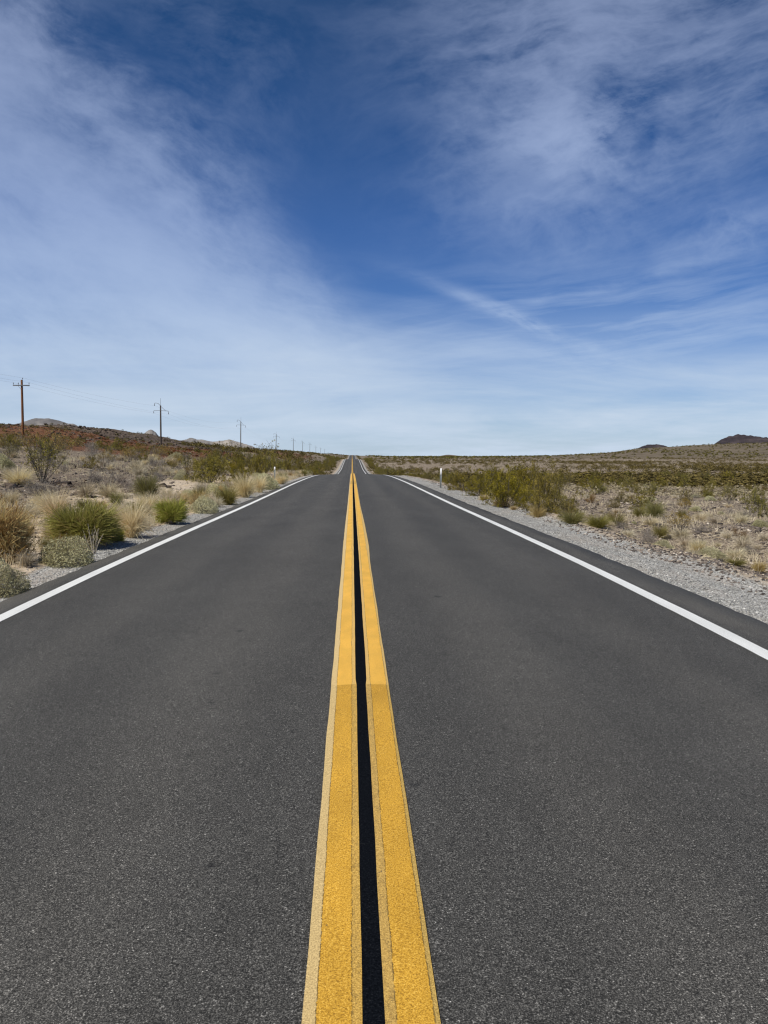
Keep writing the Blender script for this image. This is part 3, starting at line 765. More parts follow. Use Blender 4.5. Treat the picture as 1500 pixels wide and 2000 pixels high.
# ------------------------------------------------------------------ the land
def axis(segs):
    a = [segs[0][0]]
    for (s, e, f) in segs:
        while a[-1] < e - 1e-6:
            a.append(min(e, a[-1] + f(a[-1])))
    return np.array(a)
gy = axis([(-40, 0, lambda v: 2.), (0, 30, lambda v: .22), (30, 500, lambda v: max(.22, .0105 * v)), (500, 16000, lambda v: .02 * v)])
xp = axis([(0, 12, lambda v: .17), (12, 400, lambda v: max(.17, .019 * v)), (400, 12000, lambda v: .045 * v)])
gx = np.unique(np.concatenate([-xp[::-1], xp, [EDGE_L - .02, EDGE_R + .02]]))
X, Y = np.meshgrid(gx, gy); Z = ground_z(X, Y)
mb = MB(); mb.add(np.stack([X, Y, Z], -1), grid_faces(len(gy), len(gx)))
gravel = np.maximum(sstep(6.5, 5.3, X + 1.0 * sstep(95, 150, Y)) * (X > 0), sstep(-4.95, -4.45, X) * (X < 0))
sand = np.clip(np.where(X < 0, sstep(-4.3, -4.9, X) * sstep(-13, -7.5, X) * (.62 + .38 * sstep(22, 30, Y) * sstep(70, 50, Y)) * (1 - .7 * sstep(90, 160, Y) * sstep(-4.6, -6., X)), sstep(5.6, 6.0, X) * sstep(8.5, 6.4, X) * .3 + .22 * sstep(400, 200, Y) * sstep(14, 8, X)), 0, 1)
rr = np.where(X < 0, (Y + .35 * X), 0)
red = np.clip(sstep(-17, -25, X) * sstep(66, 86, Y) * (1 - sstep(138, 156, rr + 18 * fbm(X / 14., Y / 14., 2, 31))), 0, 1) * sstep(330, 220, Y)
red = np.maximum(red, .62 * sstep(-12, -20, X) * sstep(-46, -36, X) * sstep(170, 210, Y) * sstep(420, 330, Y))
rock = np.clip(sstep(-8, -11, X) * sstep(-24, -18, X) * .46 * sstep(18, 30, Y) * sstep(95, 70, Y) + sstep(-22, -34, X) * sstep(124, 150, rr) * sstep(500, 300, Y), 0, 1)
ridge = np.clip(sstep(420, 900, Y) * (X > 20) * sstep(20, 90, X) + sstep(700, 1100, Y) * .6, 0, 1)
g = mb.build('ground', M['ground'], attrs=dict(gravel=gravel.ravel(), sand=sand.ravel(), red=red.ravel(), rock=rock.ravel(), ridge=ridge.ravel()), smooth=True)
tag(g, 'stony desert ground on both sides of the road', 'ground', kind='structure')

# ---- road and its paint
ry = axis([(-30, 0, lambda v: 1.), (0, 30, lambda v: .12), (30, 1400, lambda v: max(.12, .008 * v))])
def strip(name, mat, xl, xr, lift, label, cat, ncol=1, jl=.0, jr=.0, seed=0, skirt=0.):
    y = ry; t = np.linspace(0, 1, ncol + 1)
    l = np.broadcast_to(xl(y) if callable(xl) else xl, y.shape) + jl * fbm(y * 2.6, y * 0, 4, seed)
    r = np.broadcast_to(xr(y) if callable(xr) else xr, y.shape) + jr * fbm(y * 1.7, y * 0 + 5, 4, seed + 7)
    x = l[:, None] * (1 - t) + r[:, None] * t
    yy = np.broadcast_to(y[:, None], x.shape)
    z = zroad(yy) + crown(x) + lift
    if skirt:
        x = np.concatenate([x[:, :1] - .03, x, x[:, -1:] + .03], 1); yy = np.broadcast_to(y[:, None], x.shape)
        z = np.concatenate([z[:, :1] - skirt, z, z[:, -1:] - skirt], 1)
    mb = MB(); mb.add(np.stack([x, yy, z], -1), grid_faces(*x.shape))
    return tag(mb.build(name, mat), label, cat, kind='structure')
strip('road', M['asphalt'], EDGE_L, EDGE_R, 0, 'dark grey two-lane asphalt road running to the horizon', 'road', 28, .055, .055, 3, .07)
strip('black_road_marking', M['black'], .016, .098, .003, 'black sealed strip between the two yellow lines', 'road marking', 1)
kink = pchip([0, 6, 10.5, 13, 17, 24, 2000], [0, 0, .004, .030, .030, .006, .008])
strip('yellow_road_marking', M['yellow_l'], lambda y: -.148 - .3 * kink(y), lambda y: np.where(y < 5.17, .025, .019), .006, 'left of the two yellow centre lines', 'road marking', 3, .004, .003, 11)
strip('yellow_road_marking', M['yellow_r'], lambda y: np.where(y < 5.17, .090, .096), lambda y: .246 + kink(y), .006, 'right of the two yellow centre lines', 'road marking', 3, .003, .004, 12)
strip('white_road_marking', M['white'], -3.735, -3.565, .005, 'white edge line beside the left verge', 'road marking', 1, .006, .006, 13)
strip('white_road_marking', M['white'], 3.435, 3.615, .005, 'white edge line beside the right gravel shoulder', 'road marking', 1, .006, .006, 14)

# ---- loose stone
def rocks(name, mat, pts, size, flat, tone, label, cat, seed):
    rng = np.random.default_rng(seed); n = len(pts)
    cube = np.array([[a, b, c] for a in (-1, 1) for b in (-1, 1) for c in (-1, 1)], float) * .5
    F = np.array([[0, 1, 3, 2], [4, 6, 7, 5], [0, 4, 5, 1], [2, 3, 7, 6], [0, 2, 6, 4], [1, 5, 7, 3]])
    v = np.broadcast_to(cube, (n, 8, 3)) * rng.uniform(.45, 1.15, (n, 8, 3))
    v = v * np.stack([rng.uniform(.7, 1.3, n), rng.uniform(.7, 1.3, n), rng.uniform(.5, 1., n) * flat], -1)[:, None] * size[:, None, None]
    a = rng.uniform(0, 6.283, n); c, s = np.cos(a)[:, None], np.sin(a)[:, None]
    tl = rng.normal(0, .35, n)[:, None]
    x, y, z = v[..., 0], v[..., 1], v[..., 2]
    y, z = y * np.cos(tl) - z * np.sin(tl), y * np.sin(tl) + z * np.cos(tl)
    x, y = x * c - y * s, x * s + y * c
    v = np.stack([x, y, z], -1); v += pts[:, None, :]
    v[..., 2] += (size * flat * .2)[:, None]
    mb = MB(); mb.add(v, (np.arange(n)[:, None, None] * 8 + F[None]).reshape(-1, 4), np.repeat(tone, 8))
    return tag(mb.build(name, mat), label, cat, kind='stuff')
def on_ground(x, y): return np.stack([x, y, ground_z(x, y)], -1)
rng = np.random.default_rng(5)
n = 52000
y = 3.5 + 46 * rng.random(n) ** 1.9; side = rng.random(n) < .74
spill = rng.random(n) < .035; x = np.where(side, np.where(spill, 3.85, 4.24) + np.abs(rng.normal(0, .95, n)), -4.12 - np.abs(rng.normal(0, .42, n)))
ok = (x < 6.6) & (x > -5.6); x, y = x[ok], y[ok]; n = len(x)
rocks('gravel', M['pebble'], on_ground(x, y), np.clip(rng.lognormal(-4.15, .38, n), .006, .045), .6, np.clip(rng.normal(.5, .2, n), 0, 1), 'crushed grey stone of the road shoulders', 'gravel', 6)
n = 90000
y = 6 + 120 * rng.random(n) ** 1.8; x = np.where(rng.random(n) < .78, 5.4 + (y * .56 + 2) * rng.random(n) ** 1.05, -4.7 - (y * .46) * rng.random(n))
cl = fbm(x / 3.5, y / 3.5, 3, 77) + .22
ok = rng.random(n) < np.clip(.4 + cl * 1.6, .05, 1); x, y = x[ok], y[ok]; n = len(x)
sz = np.minimum(np.clip(rng.lognormal(-3.4, .5, n), .012, .16) * (1 + y / 90.), np.where((x > 0) & (x < 7.6), .05, .3))
rocks('desert_stones', M['stone'], on_ground(x, y), sz, .7, np.clip(rng.normal(.40, .27, n), 0, 1), 'loose stones scattered over the desert floor', 'stones', 7)
# dark blocky rock on the left bank and along the crest of the red hill
n = 2600
x = np.concatenate([rng.uniform(-22, -8.5, n), rng.uniform(-105, -30, 15000)]); y = np.concatenate([rng.uniform(20, 75, n), rng.uniform(112, 235, 15000)])
bk = np.concatenate([.45 + 0 * x[:n], .75 + 0 * x[n:]])
ok = (fbm(x / 5., y / 6., 3, 88) > .02) & ((y < 100) | ((y + .35 * x) > 118)); x, y, bk = x[ok], y[ok], bk[ok]; n = len(x)
rocks('rock_scree', M['lava'], on_ground(x, y), np.clip(rng.lognormal(-1.7, .5, n), .06, .6) * np.where(y > 100, 1.35, .9), .6, np.clip(rng.normal(.45, .25, n), 0, 1), 'dark volcanic rock fragments on the left slopes', 'rocks', 8)

# ---- hills and mountains far off
def massif(name, mat, prof, dist, label, depth=1.6, rough=.10, seed=0, ridges=6.):
    """prof: crest as (degrees right of the road, degrees above the horizon) seen from the road here"""
    a = np.radians([q[0] for q in prof]); e = np.radians([q[1] for q in prof])
    f = pchip(a, e); na, nr = 260, 44
    A = np.linspace(a[0], a[-1], na); H = np.tan(f(A)) * dist
    hm = H.max(); t = np.linspace(-1, 1, nr)
    rr = dist + t * depth * hm * 2.2
    AA, TT = np.meshgrid(A, t); RR = dist + TT * depth * hm * 2.2
    prof_r = np.where(TT < 0, (1 - np.abs(TT)) ** 1.25, (1 - np.abs(TT)) ** 1.0)
    xx, yy = np.sin(AA) * RR, np.cos(AA) * RR
    q = ridges / hm
    rid = 1 - 2 * np.abs(fbm(xx * q / 3, yy * q / 3 * .5, 5, seed + 3))
    Zm = (H[None, :] + EYE) * prof_r
    Zm = Zm + (rid - .8) * rough * hm * np.clip(1 - prof_r, 0, 1) ** .5 * prof_r ** .5 * 2.4 + rough * hm * (.45 if 'dark' in mat.name else .2) * fbm(xx * q, yy * q, 5, seed) * prof_r - 6 * (1 - prof_r)
    mb = MB(); mb.add(np.stack([xx, yy, Zm], -1), grid_faces(nr, na))
    return tag(mb.build(name, mat, smooth=False), label, 'mountain', kind='structure')
def deg(pts): return [(math.degrees(math.atan((px - 687.8) / 1500)), math.degrees(math.atan((890 - py) / 1500))) for px, py in pts]
massif('mountain', M['pale_mountain'], [(-29, -0.2), (-26, 1.2), (-22.92, 2.19), (-22.48, 2.36), (-21.98, 2.55), (-21.56, 2.6), (-21.15, 2.61), (-20.71, 2.48), (-20.03, 2.37), (-19.61, 2.28), (-19.22, 2.08), (-18.2, 1.5), (-17.2, 0.4)], 8200, 'pale rounded mountain behind the first pole', seed=1)
massif('mountain', M['pale_mountain'], [(-16.9, 0.3), (-14.95, 1.59), (-14.7, 1.77), (-14.42, 1.88), (-14.15, 1.74), (-13.87, 1.41), (-13.9, 1.2), (-13, 0.3)], 8800, 'small pale peak beside the second pole', seed=2)
massif('mountain', M['pale_mountain'], [(-14.6, 0), (-13.6, 0.7), (-12.25, 1.14), (-11.57, 1.32), (-11.18, 1.21), (-10.6, 1.15), (-10.1, 1.03), (-9.51, 1.14), (-9.0, 1.2), (-8.64, 1.11), (-8.05, 0.93), (-7.54, 0.78), (-7.06, 0.57), (-6.6, 0.1)], 9400, 'low grey mountain range behind the third pole', seed=3, ridges=9.)
massif('mountain', M['dark_mountain'], [(24.2, 0.3), (25.21, 0.69), (25.68, 0.9), (26.19, 1.22), (26.75, 1.42), (27.19, 1.46), (27.6, 1.4), (28.0, 1.34), (28.83, 1.22), (30.2, 1.05), (32, 0.5)], 4200, 'dark brown volcanic hill on the right skyline', seed=4, ridges=9.)
massif('hill', M['dark_mountain'], [(19.8, 0.2), (20.82, 0.63), (21.26, 0.78), (21.8, 0.81), (22.17, 0.79), (22.44, 0.7), (23.2, 0.2)], 2700, 'small dark knoll on the right ridge', seed=5)
massif('hill', M['scrub_hill'], [(5.4, -0.2), (6.33, -0.06), (6.67, 0.01), (7.12, 0.07), (7.8, 0.01), (8.52, -0.07), (9.23, -0.12), (11.73, -0.11), (15, -0.12)], 3600, 'low brown hill on the horizon right of the road', seed=6)
# ------------------------------------------------------------------ utility poles and wires
TOPS = []          # per pole: the three points the wires hang from
def pole_first(x, y, h):
    root = empty('utility_pole', (x, y, float(ground_z(x, y)) - .2))
    tag(root, 'orange-brown wooden utility pole with straight crossarm on the red hill', 'utility pole', 'utility poles along the road')
    lean = .012
    m = MB(); tube(m, [(-.10, 0, 0), (-.04, 0, h * .5), (0, 0, h)], [.17, .15, .125], 10); m.build('pole', M['pole_wood'], root)
    m = MB(); box(m, (0, -.19, h - .72), (2.1, .10, .13)); m.build('crossarm', M['arm_grey'], root)
    m = MB(); tube(m, [(-.42, -.19, h - .72), (-.06, -.15, h - 1.25)], .018, 5); m.build('brace', M['arm_grey'], root)
    pts = []
    for dx in (-.99, -.36, .99):
        m = MB(); tube(m, [(dx, -.19, h - .66), (dx, -.19, h - .50), (dx, -.19, h - .47), (dx, -.19, h - .40), (dx, -.19, h - .36)], [.02, .025, .06, .055, .02], 8)
        m.build('insulator', M['insulator'], root)
    m = MB(); tube(m, [(.06, 0, h - .02), (.10, 0, h + .10), (.11, 0, h + .16), (.12, 0, h + .24), (.10, 0, h + .27)], [.015, .02, .05, .055, .02], 8)
    m.build('insulator', M['insulator'], root)
    TOPS.append([(x - .99, y - .19, root.location.z + h - .36), (x + .99, y - .19, root.location.z + h - .36), (x + .10, y, root.location.z + h + .27)])
def pole_second(h, matname):
    root = empty('utility_pole', (0, 0, 0))
    m = MB(); tube(m, [(-.13, 0, 0), (-.02, 0, h * .6), (.06, 0, h)], [.17, .15, .12], 10); m.build('pole', M[matname], root)
    m = MB(); tube(m, [(.07, 0, h - .1), (.10, 0, h + .7), (.11, 0, h + 1.45)], [.035, .03, .02], 6); m.build('lightning_rod', M['arm_grey'], root)
    a = MB(); tube(a, [(.02, 0, h - .05), (-.35, 0, h + .38), (-.75, 0, h + .50), (-1.02, 0, h + .50), (-1.10, 0, h + .40)], .042, 6)
    up = a.build('curved_arm', M['arm_grey'], root)
    b = MB(); tube(b, [(-1.30, 0, h - 1.08), (-1.22, 0, h - 1.0), (0, -.14, h - 1.02), (1.30, 0, h - 1.10), (1.48, 0, h - 1.16), (1.54, 0, h - 1.30)], .042, 6)
    ar = b.build('crossarm', M['arm_grey'], root)
    c = MB(); tube(c, [(.08, 0, h - .12), (.96, 0, h - 1.04)], .030, 5); c.build('brace', M['arm_grey'], root)
    offs = [(-1.30, 0, h - 1.08), (1.54, 0, h - 1.30), (-1.10, 0, h + .40)]
    for p, par in zip(offs, (ar, ar, up)):
        m = MB(); zz = np.array([0, -.08, -.12, -.2, -.24, -.33, -.38, -.46]); rr = [.03, .03, .075, .045, .085, .05, .09, .03]
        tube(m, [(p[0], p[1], p[2] + q) for q in zz], rr, 8); m.build('insulator', M['insulator'], root)
    return root, [(p[0], p[1], p[2] - .46) for p in offs]
pole_first(-42.6, 102., 11.35 + .2 - float(ground_z(-42.6, 102.)))
H2 = 8.9
proto, offs = pole_second(H2, 'pole_dark')
POLES = [(-36.63, 150, 11.18), (-35.77, 250, 12.5), (-36.67, 374, 11.8), (-37.11, 490, 12.2), (-37.7, 590, 12.3), (-38.28, 700, 12.9), (-38.6, 825, 11.5), (-39.2, 960, 11.0), (-39.6, 1110, 10.6)]          # x, y and the height of the top
PLAB = ['dark weathered utility pole with curved upper arm on the red slope', 'grey utility pole in front of the low grey mountain range',
        'utility pole rising behind the tall open bush on the left', 'fourth utility pole from the red hill standing on the bare flat',
        'utility pole between the fourth and the sixth from the red hill', 'sixth utility pole, a little taller than those on either side',
        'seventh utility pole from the red hill, thin in the distance', 'last but one thin far utility pole before the road crest', 'farthest tiny utility pole near the road crest']
for i, (x, y, zt) in enumerate(POLES):
    s = (zt + .2 - float(ground_z(x, y))) / H2
    o = proto if i == 0 else copy_tree(proto)
    if i > 0:
        for ch in o.children:
            if ch.name.startswith('pole') and i == 1: ch.data = ch.data.copy(); ch.data.materials[0] = M['pole_grey']; grey = ch.data
            elif ch.name.startswith('pole'): ch.data = grey
    z = float(ground_z(x, y)) - .2
    o.location = (x, y, z); o.scale = (1, 1, s); o.rotation_euler = (0, .012 * ((i * 7) % 3 - 1), .05 * ((i * 5) % 3 - 1))
    tag(o, PLAB[i], 'utility pole', 'utility poles along the road')
    TOPS.append([(x + q[0], y, z + q[2] * s) for q in offs])
zero = [(-52 + q, 10, 14.0 + d) for q, d in ((-.99, 0), (.99, 0), (.1, .6))]
WL = ['left lower overhead wire strung from pole to pole', 'right lower overhead wire strung from pole to pole', 'topmost overhead wire strung from pole to pole']
for k in range(3):
    pts = [zero] + TOPS
    P = []
    for a, b in zip(pts[:-1], pts[1:]):
        a, b = np.array(a[k]), np.array(b[k]); L = np.linalg.norm(b - a)
        for t in np.linspace(0, 1, 13)[(0 if not P else 1):]:
            q = a + (b - a) * t; q[2] -= 4 * (.00014 * L * L) * t * (1 - t); P.append(q)
    m = MB(); tube(m, P, .006, 4, cap=False)
    tag(m.build('overhead_wire', M['wire']), WL[k], 'wire', 'overhead wires between the utility poles')

# ------------------------------------------------------------------ marker posts
def marker_post(x, y, h, label, lean=0., top=.37):
    z = float(ground_z(x, y)) - .03
    root = empty('marker_post', (x, y, z)); root.rotation_euler = (0, lean, -.25)
    tag(root, label, 'marker post', 'roadside marker posts')
    m = MB()                                                        # flanged channel
    for c, s in (((0, .012, h / 2), (.052, .006, h)), ((-.029, -.003, h / 2), (.006, .036, h)), ((.029, -.003, h / 2), (.006, .036, h)), ((-.042, -.020, h / 2), (.026, .005, h)), ((.042, -.020, h / 2), (.026, .005, h))):
        box(m, c, s, bev=.001)
    m.build('post', M['post_steel'], root)
    m = MB(); box(m, (.004, -.030, h - top / 2 + .02), (.098, .008, top), bev=.003)
    pl = m.build('reflector', M['reflector'], root)
    for q in (.06, top - .06):
        m = MB(); tube(m, [(.004, -.036, h - q), (.004, -.041, h - q)], .010, 8); m.build('bolt', M['bolt'], pl)
marker_post(5.28, 45.8, 1.18, 'steel marker post with tall white plate beside the right gravel shoulder', .03)
marker_post(-5.55, 55.5, 1.05, 'grey steel marker post with small white plate among the left roadside grass', 0., .20)
HERO = [
    ('sage', 'sagebrush', -4.37, 9.71, 0.64, 0.42, 'shrub', 'grey-green cushion shrub nearest the camera, at the edge of the left gravel'),
    ('sage', 'sagebrush', -4.52, 12.24, 0.84, 0.42, 'shrub', 'low grey-green cushion shrub on the gravel below the bright green bush'),
    ('tanbush', 'dry_bush', -5.45, 12.11, 0.92, 0.83, 'bush', 'large tan and brown dry bush behind the nearest grey-green cushion'),
    ('palegrass', 'dry_grass_tuft', -4.95, 11.81, 0.41, 0.23, 'grass tuft', 'small pale tuft between the large brown bush and the grey-green cushion'),
    ('broom', 'green_bush', -5.06, 14.65, 1.45, 0.72, 'bush', 'bright green wispy bush beside the left verge, greenest on that side'),
    ('stalks', 'dead_stalks', -4.54, 13.61, 0.38, 0.47, 'dead plant', 'bleached bare forked stalks in front of the bright green bush'),
    ('straw', 'dry_grass_clump', -6.70, 17.64, 1.02, 0.77, 'grass clump', 'tall pale straw clump behind the bright green bush'),
    ('straw', 'dry_grass_clump', -4.63, 16.29, 1.12, 0.82, 'grass clump', 'big straw-coloured clump to the right of the bright green bush'),
    ('rust', 'dry_bush', -6.31, 19.84, 0.86, 0.39, 'bush', 'orange-brown dry bush showing behind the bright green bush'),
    ('broom_small', 'green_bush', -4.70, 15.44, 0.35, 0.22, 'bush', 'little green tuft at the gravel edge below the big straw clump'),
    ('broom_small', 'green_bush', -4.59, 19.64, 0.91, 0.60, 'bush', 'smaller green and tan bush between the big straw clump and a grey-green cushion'),
    ('sage', 'sagebrush', -4.54, 23.63, 0.97, 0.50, 'shrub', 'grey-green cushion shrub at the road edge below the sandy bank'),
    ('blond', 'dry_grass_tuft', -5.28, 26.63, 0.92, 0.49, 'grass tuft', 'brownish grass tuft on the foot of the sandy bank'),
    ('snakeweed', 'round_bush', -7.08, 26.78, 1.27, 0.81, 'bush', 'round yellow-green bush with a dark underside on the left bank'),
    ('dead', 'dead_bush', -9.96, 32.74, 2.07, 0.99, 'dead bush', 'big grey leafless bush left of the round yellow-green bush'),
    ('dead', 'dead_bush', -10.60, 26.18, 2.13, 0.58, 'dead bush', 'low tangle of grey dead twigs below the open creosote bush'),
    ('dead', 'dead_bush', -11.46, 34.26, 1.35, 0.72, 'dead bush', 'grey leafless bush between the low tangle and the big leafless bush'),
    ('palegrass', 'pale_shrub', -8.30, 26.50, 1.05, 0.56, 'shrub', 'pale grey dome of dry grass in front of the big leafless bush'),
    ('creosote_open', 'creosote_bush', -13.31, 33.57, 3.03, 1.85, 'creosote bush', 'large open olive creosote bush with grey stems on the left bank'),
    ('golden', 'creosote_bush', -22.88, 58.80, 5.00, 2.08, 'creosote bush', 'golden creosote bush in front of the first utility pole'),
    ('creosote_open', 'creosote_bush', -19.89, 45.40, 1.90, 0.89, 'creosote bush', 'olive creosote bush at the left edge of the picture'),
    ('sage', 'sagebrush', -17.30, 38.89, 1.32, 0.71, 'shrub', 'grey dome shrub at the left edge below the olive creosote'),
    ('straw', 'dry_grass_clump', -12.62, 29.60, 1.63, 0.70, 'grass clump', 'straw clump left of the open creosote bush'),
    ('straw', 'dry_grass_clump', -9.75, 22.29, 0.82, 0.41, 'grass clump', 'round straw tuft beside the rust-coloured bush at the left edge'),
    ('rust', 'dry_bush', -8.99, 19.96, 0.31, 0.47, 'bush', 'small rust-coloured bush at the left edge'),
    ('palegrass', 'dry_grass_tuft', -7.65, 18.63, 0.59, 0.29, 'grass tuft', 'thin pale tuft on bare stony soil behind the large brown bush'),
    ('palegrass', 'dry_grass_tuft', -5.85, 15.01, 0.40, 0.26, 'grass tuft', 'pale tuft left of the bright green bush'),
    ('olivegrass', 'dry_grass_clump', -5.29, 13.53, 0.46, 0.27, 'grass clump', 'dull olive tuft just above the low grey-green cushion'),
    ('creosote', 'creosote_bush', -8.02, 43.41, 2.75, 1.55, 'creosote bush', 'dense olive creosote bush on top of the sandy bank'),
    ('creosote', 'creosote_bush', -6.33, 42.00, 1.78, 1.22, 'creosote bush', 'rounded creosote bush at the right end of the sandy bank'),
    ('straw', 'dry_grass_clump', -4.58, 33.18, 1.41, 1.01, 'grass clump', 'tall blond grass clump right of the sandy bank'),
    ('straw', 'dry_grass_clump', -4.50, 37.71, 1.05, 0.90, 'grass clump', 'narrow blond grass clump beside the left marker post'),
    ('olivegrass', 'dry_grass_clump', -4.50, 27.94, 1.07, 0.67, 'grass clump', 'olive-tan grass clump between the cushion shrub and the tall blond clump'),
    ('sage', 'sagebrush', -4.63, 41.19, 1.59, 0.82, 'shrub', 'grey-green shrub in front of the left marker post'),
    ('palegrass', 'dry_grass_tuft', -4.68, 26.54, 0.77, 0.35, 'grass tuft', 'pale tuft at the foot of the olive-tan clump'),
    ('sage', 'pale_shrub', -15.48, 88.95, 2.23, 1.29, 'shrub', 'pale grey dome bush above the dense creosote on the bank'),
    ('dead', 'pale_shrub', -19.96, 71.40, 3.10, 0.94, 'shrub', 'grey-green low bush on the skyline side of the dark rocks'),
    ('straw', 'dry_grass_tuft', -19.14, 75.12, 1.58, 0.69, 'grass tuft', 'small yellow tuft above the dark rocks'),
    ('sage', 'pale_shrub', -19.12, 84.77, 2.01, 0.89, 'shrub', 'whitish low dome right of the small yellow tuft'),
    ('palegrass', 'dry_grass_tuft', -19.48, 58.57, 1.54, 0.54, 'grass tuft', 'pale tuft on the lip of the left bank above the open creosote'),
    ('dead', 'dead_bush', -10.13, 40.72, 1.07, 0.43, 'dead bush', 'low grey twigs on the dark rocks above the round bush'),
    ('palegrass', 'dry_grass_tuft', -6.20, 24.51, 0.91, 0.42, 'grass tuft', 'pale pinkish tuft between the round bush and the green and tan bush'),
    ('rust', 'dry_bush', -6.37, 23.80, 0.53, 0.28, 'bush', 'small orange-brown tuft behind the big straw clump'),
    ('blond', 'dry_grass_tuft', -5.36, 22.63, 0.60, 0.33, 'grass tuft', 'blond tuft behind the green and tan bush'),
    ('creosote_tall', 'creosote_bush', -13.25, 120.73, 4.96, 4.64, 'creosote bush', 'tall open creosote with bare stems rising above the skyline on the left'),
    ('creosote_tall', 'creosote_bush', -20.16, 128.56, 4.24, 3.23, 'creosote bush', 'thin creosote bush standing against the low grey mountain range'),
    ('golden', 'yellow_bush', -8.42, 187.08, 4.47, 1.74, 'bush', 'yellow low bush by the left road edge at the crest'),
    ('palegrass', 'dry_grass_tuft', -4.55, 49.26, 1.31, 0.46, 'grass tuft', 'pale dry tuft at the left road edge beyond the marker post'),
    ('straw', 'dry_grass_tuft', -4.50, 48.84, 1.10, 0.65, 'grass tuft', 'yellowish tuft right behind the left marker post'),
    ('dead', 'dead_bush', -9.01, 31.26, 1.03, 0.49, 'dead bush', 'dark grey twigs tucked between leafless bush and round bush'),
    ('creosote', 'creosote_bush', 5.63, 27.93, 2.11, 1.54, 'creosote bush', 'tall green creosote at the left of the big thicket on the right shoulder'),
    ('creosote', 'creosote_bush', 5.81, 23.30, 1.51, 1.57, 'creosote bush', 'largest green creosote bush on the right, behind the golden grass ball'),
    ('creosote', 'creosote_bush', 11.31, 50.67, 3.55, 2.05, 'creosote bush', 'creosote at the back of the big thicket on the right'),
    ('creosote_small', 'creosote_bush', 6.14, 21.66, 1.03, 0.64, 'creosote bush', 'low green creosote at the right end of the big thicket'),
    ('olivegrass', 'olive_herb', 5.95, 20.48, 0.97, 0.36, 'bush', 'olive and yellow low growth right of the golden grass ball'),
    ('olivegrass', 'olive_herb', 6.82, 20.99, 1.00, 0.37, 'bush', 'olive low growth at the right end of the shoulder thicket'),
    ('blond', 'golden_grass', 5.60, 22.88, 0.65, 0.40, 'grass tuft', 'round golden grass ball at the edge of the right gravel'),
    ('blond', 'golden_grass', 5.45, 27.94, 0.83, 0.32, 'grass tuft', 'long golden grass tuft left of the golden ball'),
    ('blond', 'golden_grass', 5.67, 32.73, 0.75, 0.26, 'grass tuft', 'small golden grass tuft farthest along the right gravel'),
    ('blond', 'golden_grass', 5.38, 25.37, 0.38, 0.15, 'grass tuft', 'tiny golden tuft between the long tuft and the ball'),
    ('golden', 'creosote_bush', 10.41, 23.91, 1.04, 0.52, 'creosote bush', 'rust and olive bush alone on the stony right plain'),
    ('olivegrass', 'olive_bush', 11.83, 29.56, 1.16, 0.68, 'bush', 'olive-brown bush up left of the rust and olive one'),
    ('dead', 'dead_bush', 8.26, 21.18, 0.49, 0.24, 'dead bush', 'dark leafless bush at the edge of the right shoulder'),
    ('olivegrass', 'dry_grass_clump', 8.72, 21.31, 0.67, 0.38, 'grass clump', 'tan wispy clump beside the dark leafless bush'),
    ('straw', 'dry_grass_clump', 8.94, 19.43, 0.64, 0.37, 'grass clump', 'straw clump on the berm of the right shoulder'),
    ('blond', 'golden_grass', 8.08, 14.83, 0.39, 0.22, 'grass tuft', 'yellow grass tuft at the right edge of the picture'),
    ('olivegrass', 'olive_herb', 7.66, 14.95, 0.57, 0.14, 'bush', 'low dark olive mat along the berm at right'),
    ('creosote_small', 'creosote_bush', 17.10, 38.63, 1.16, 0.79, 'creosote bush', 'dark olive creosote above the rust and olive bush'),
    ('creosote_small', 'creosote_bush', 24.86, 52.58, 1.43, 0.93, 'creosote bush', 'round creosote left of the big one on the right plain'),
    ('creosote_small', 'creosote_bush', 21.29, 42.52, 1.51, 0.98, 'creosote bush', 'creosote with a dark stem base on the right plain'),
    ('creosote_small', 'creosote_bush', 16.50, 30.45, 1.17, 1.17, 'creosote bush', 'tall creosote cut by the right edge of the picture'),
    ('creosote_small', 'creosote_bush', 20.82, 39.07, 1.60, 0.91, 'creosote bush', 'creosote behind the tall one at the right edge'),
    ('dead', 'dead_bush', 15.87, 30.05, 0.62, 0.37, 'dead bush', 'brown leafless bush beside the tall creosote at the right edge'),
    ('rust', 'dry_bush', 11.31, 22.20, 0.36, 0.24, 'bush', 'small rust-coloured bush on the open stones at right'),
    ('palegrass', 'dry_grass_tuft', 12.72, 27.41, 0.82, 0.34, 'grass tuft', 'pale tuft right of the rust and olive bush'),
    ('palegrass', 'dry_grass_tuft', 13.41, 25.87, 0.81, 0.32, 'grass tuft', 'broad pale tuft under the brown leafless bush'),
    ('creosote_small', 'creosote_bush', 22.80, 55.93, 1.67, 0.91, 'creosote bush', 'broad creosote on the middle of the right plain'),
    ('creosote_small', 'creosote_bush', 17.75, 48.06, 1.17, 0.65, 'creosote bush', 'small creosote left of the broad one on the right plain'),
    ('creosote_small', 'creosote_bush', 12.56, 36.27, 0.96, 0.39, 'creosote bush', 'small green creosote on pale stones right of the thicket'),
    ('palegrass', 'dry_grass_tuft', 9.63, 27.02, 0.62, 0.26, 'grass tuft', 'grey pincushion tuft at the shoulder edge past the thicket'),
    ('creosote', 'creosote_bush', 9.36, 34.69, 2.25, 1.69, 'creosote bush', 'dark green creosote filling the right half of the big thicket'),
    ('creosote', 'creosote_bush', 5.90, 35.17, 2.03, 1.23, 'creosote bush', 'creosote at the left end of the big thicket, above the small golden tuft'),
    ('creosote', 'creosote_bush', 6.26, 43.64, 2.37, 1.35, 'creosote bush', 'leafy creosote between the right marker post and the big thicket'),
    ('creosote_small', 'creosote_bush', 10.72, 46.61, 3.11, 1.95, 'creosote bush', 'creosote crown showing over the middle of the big thicket'),
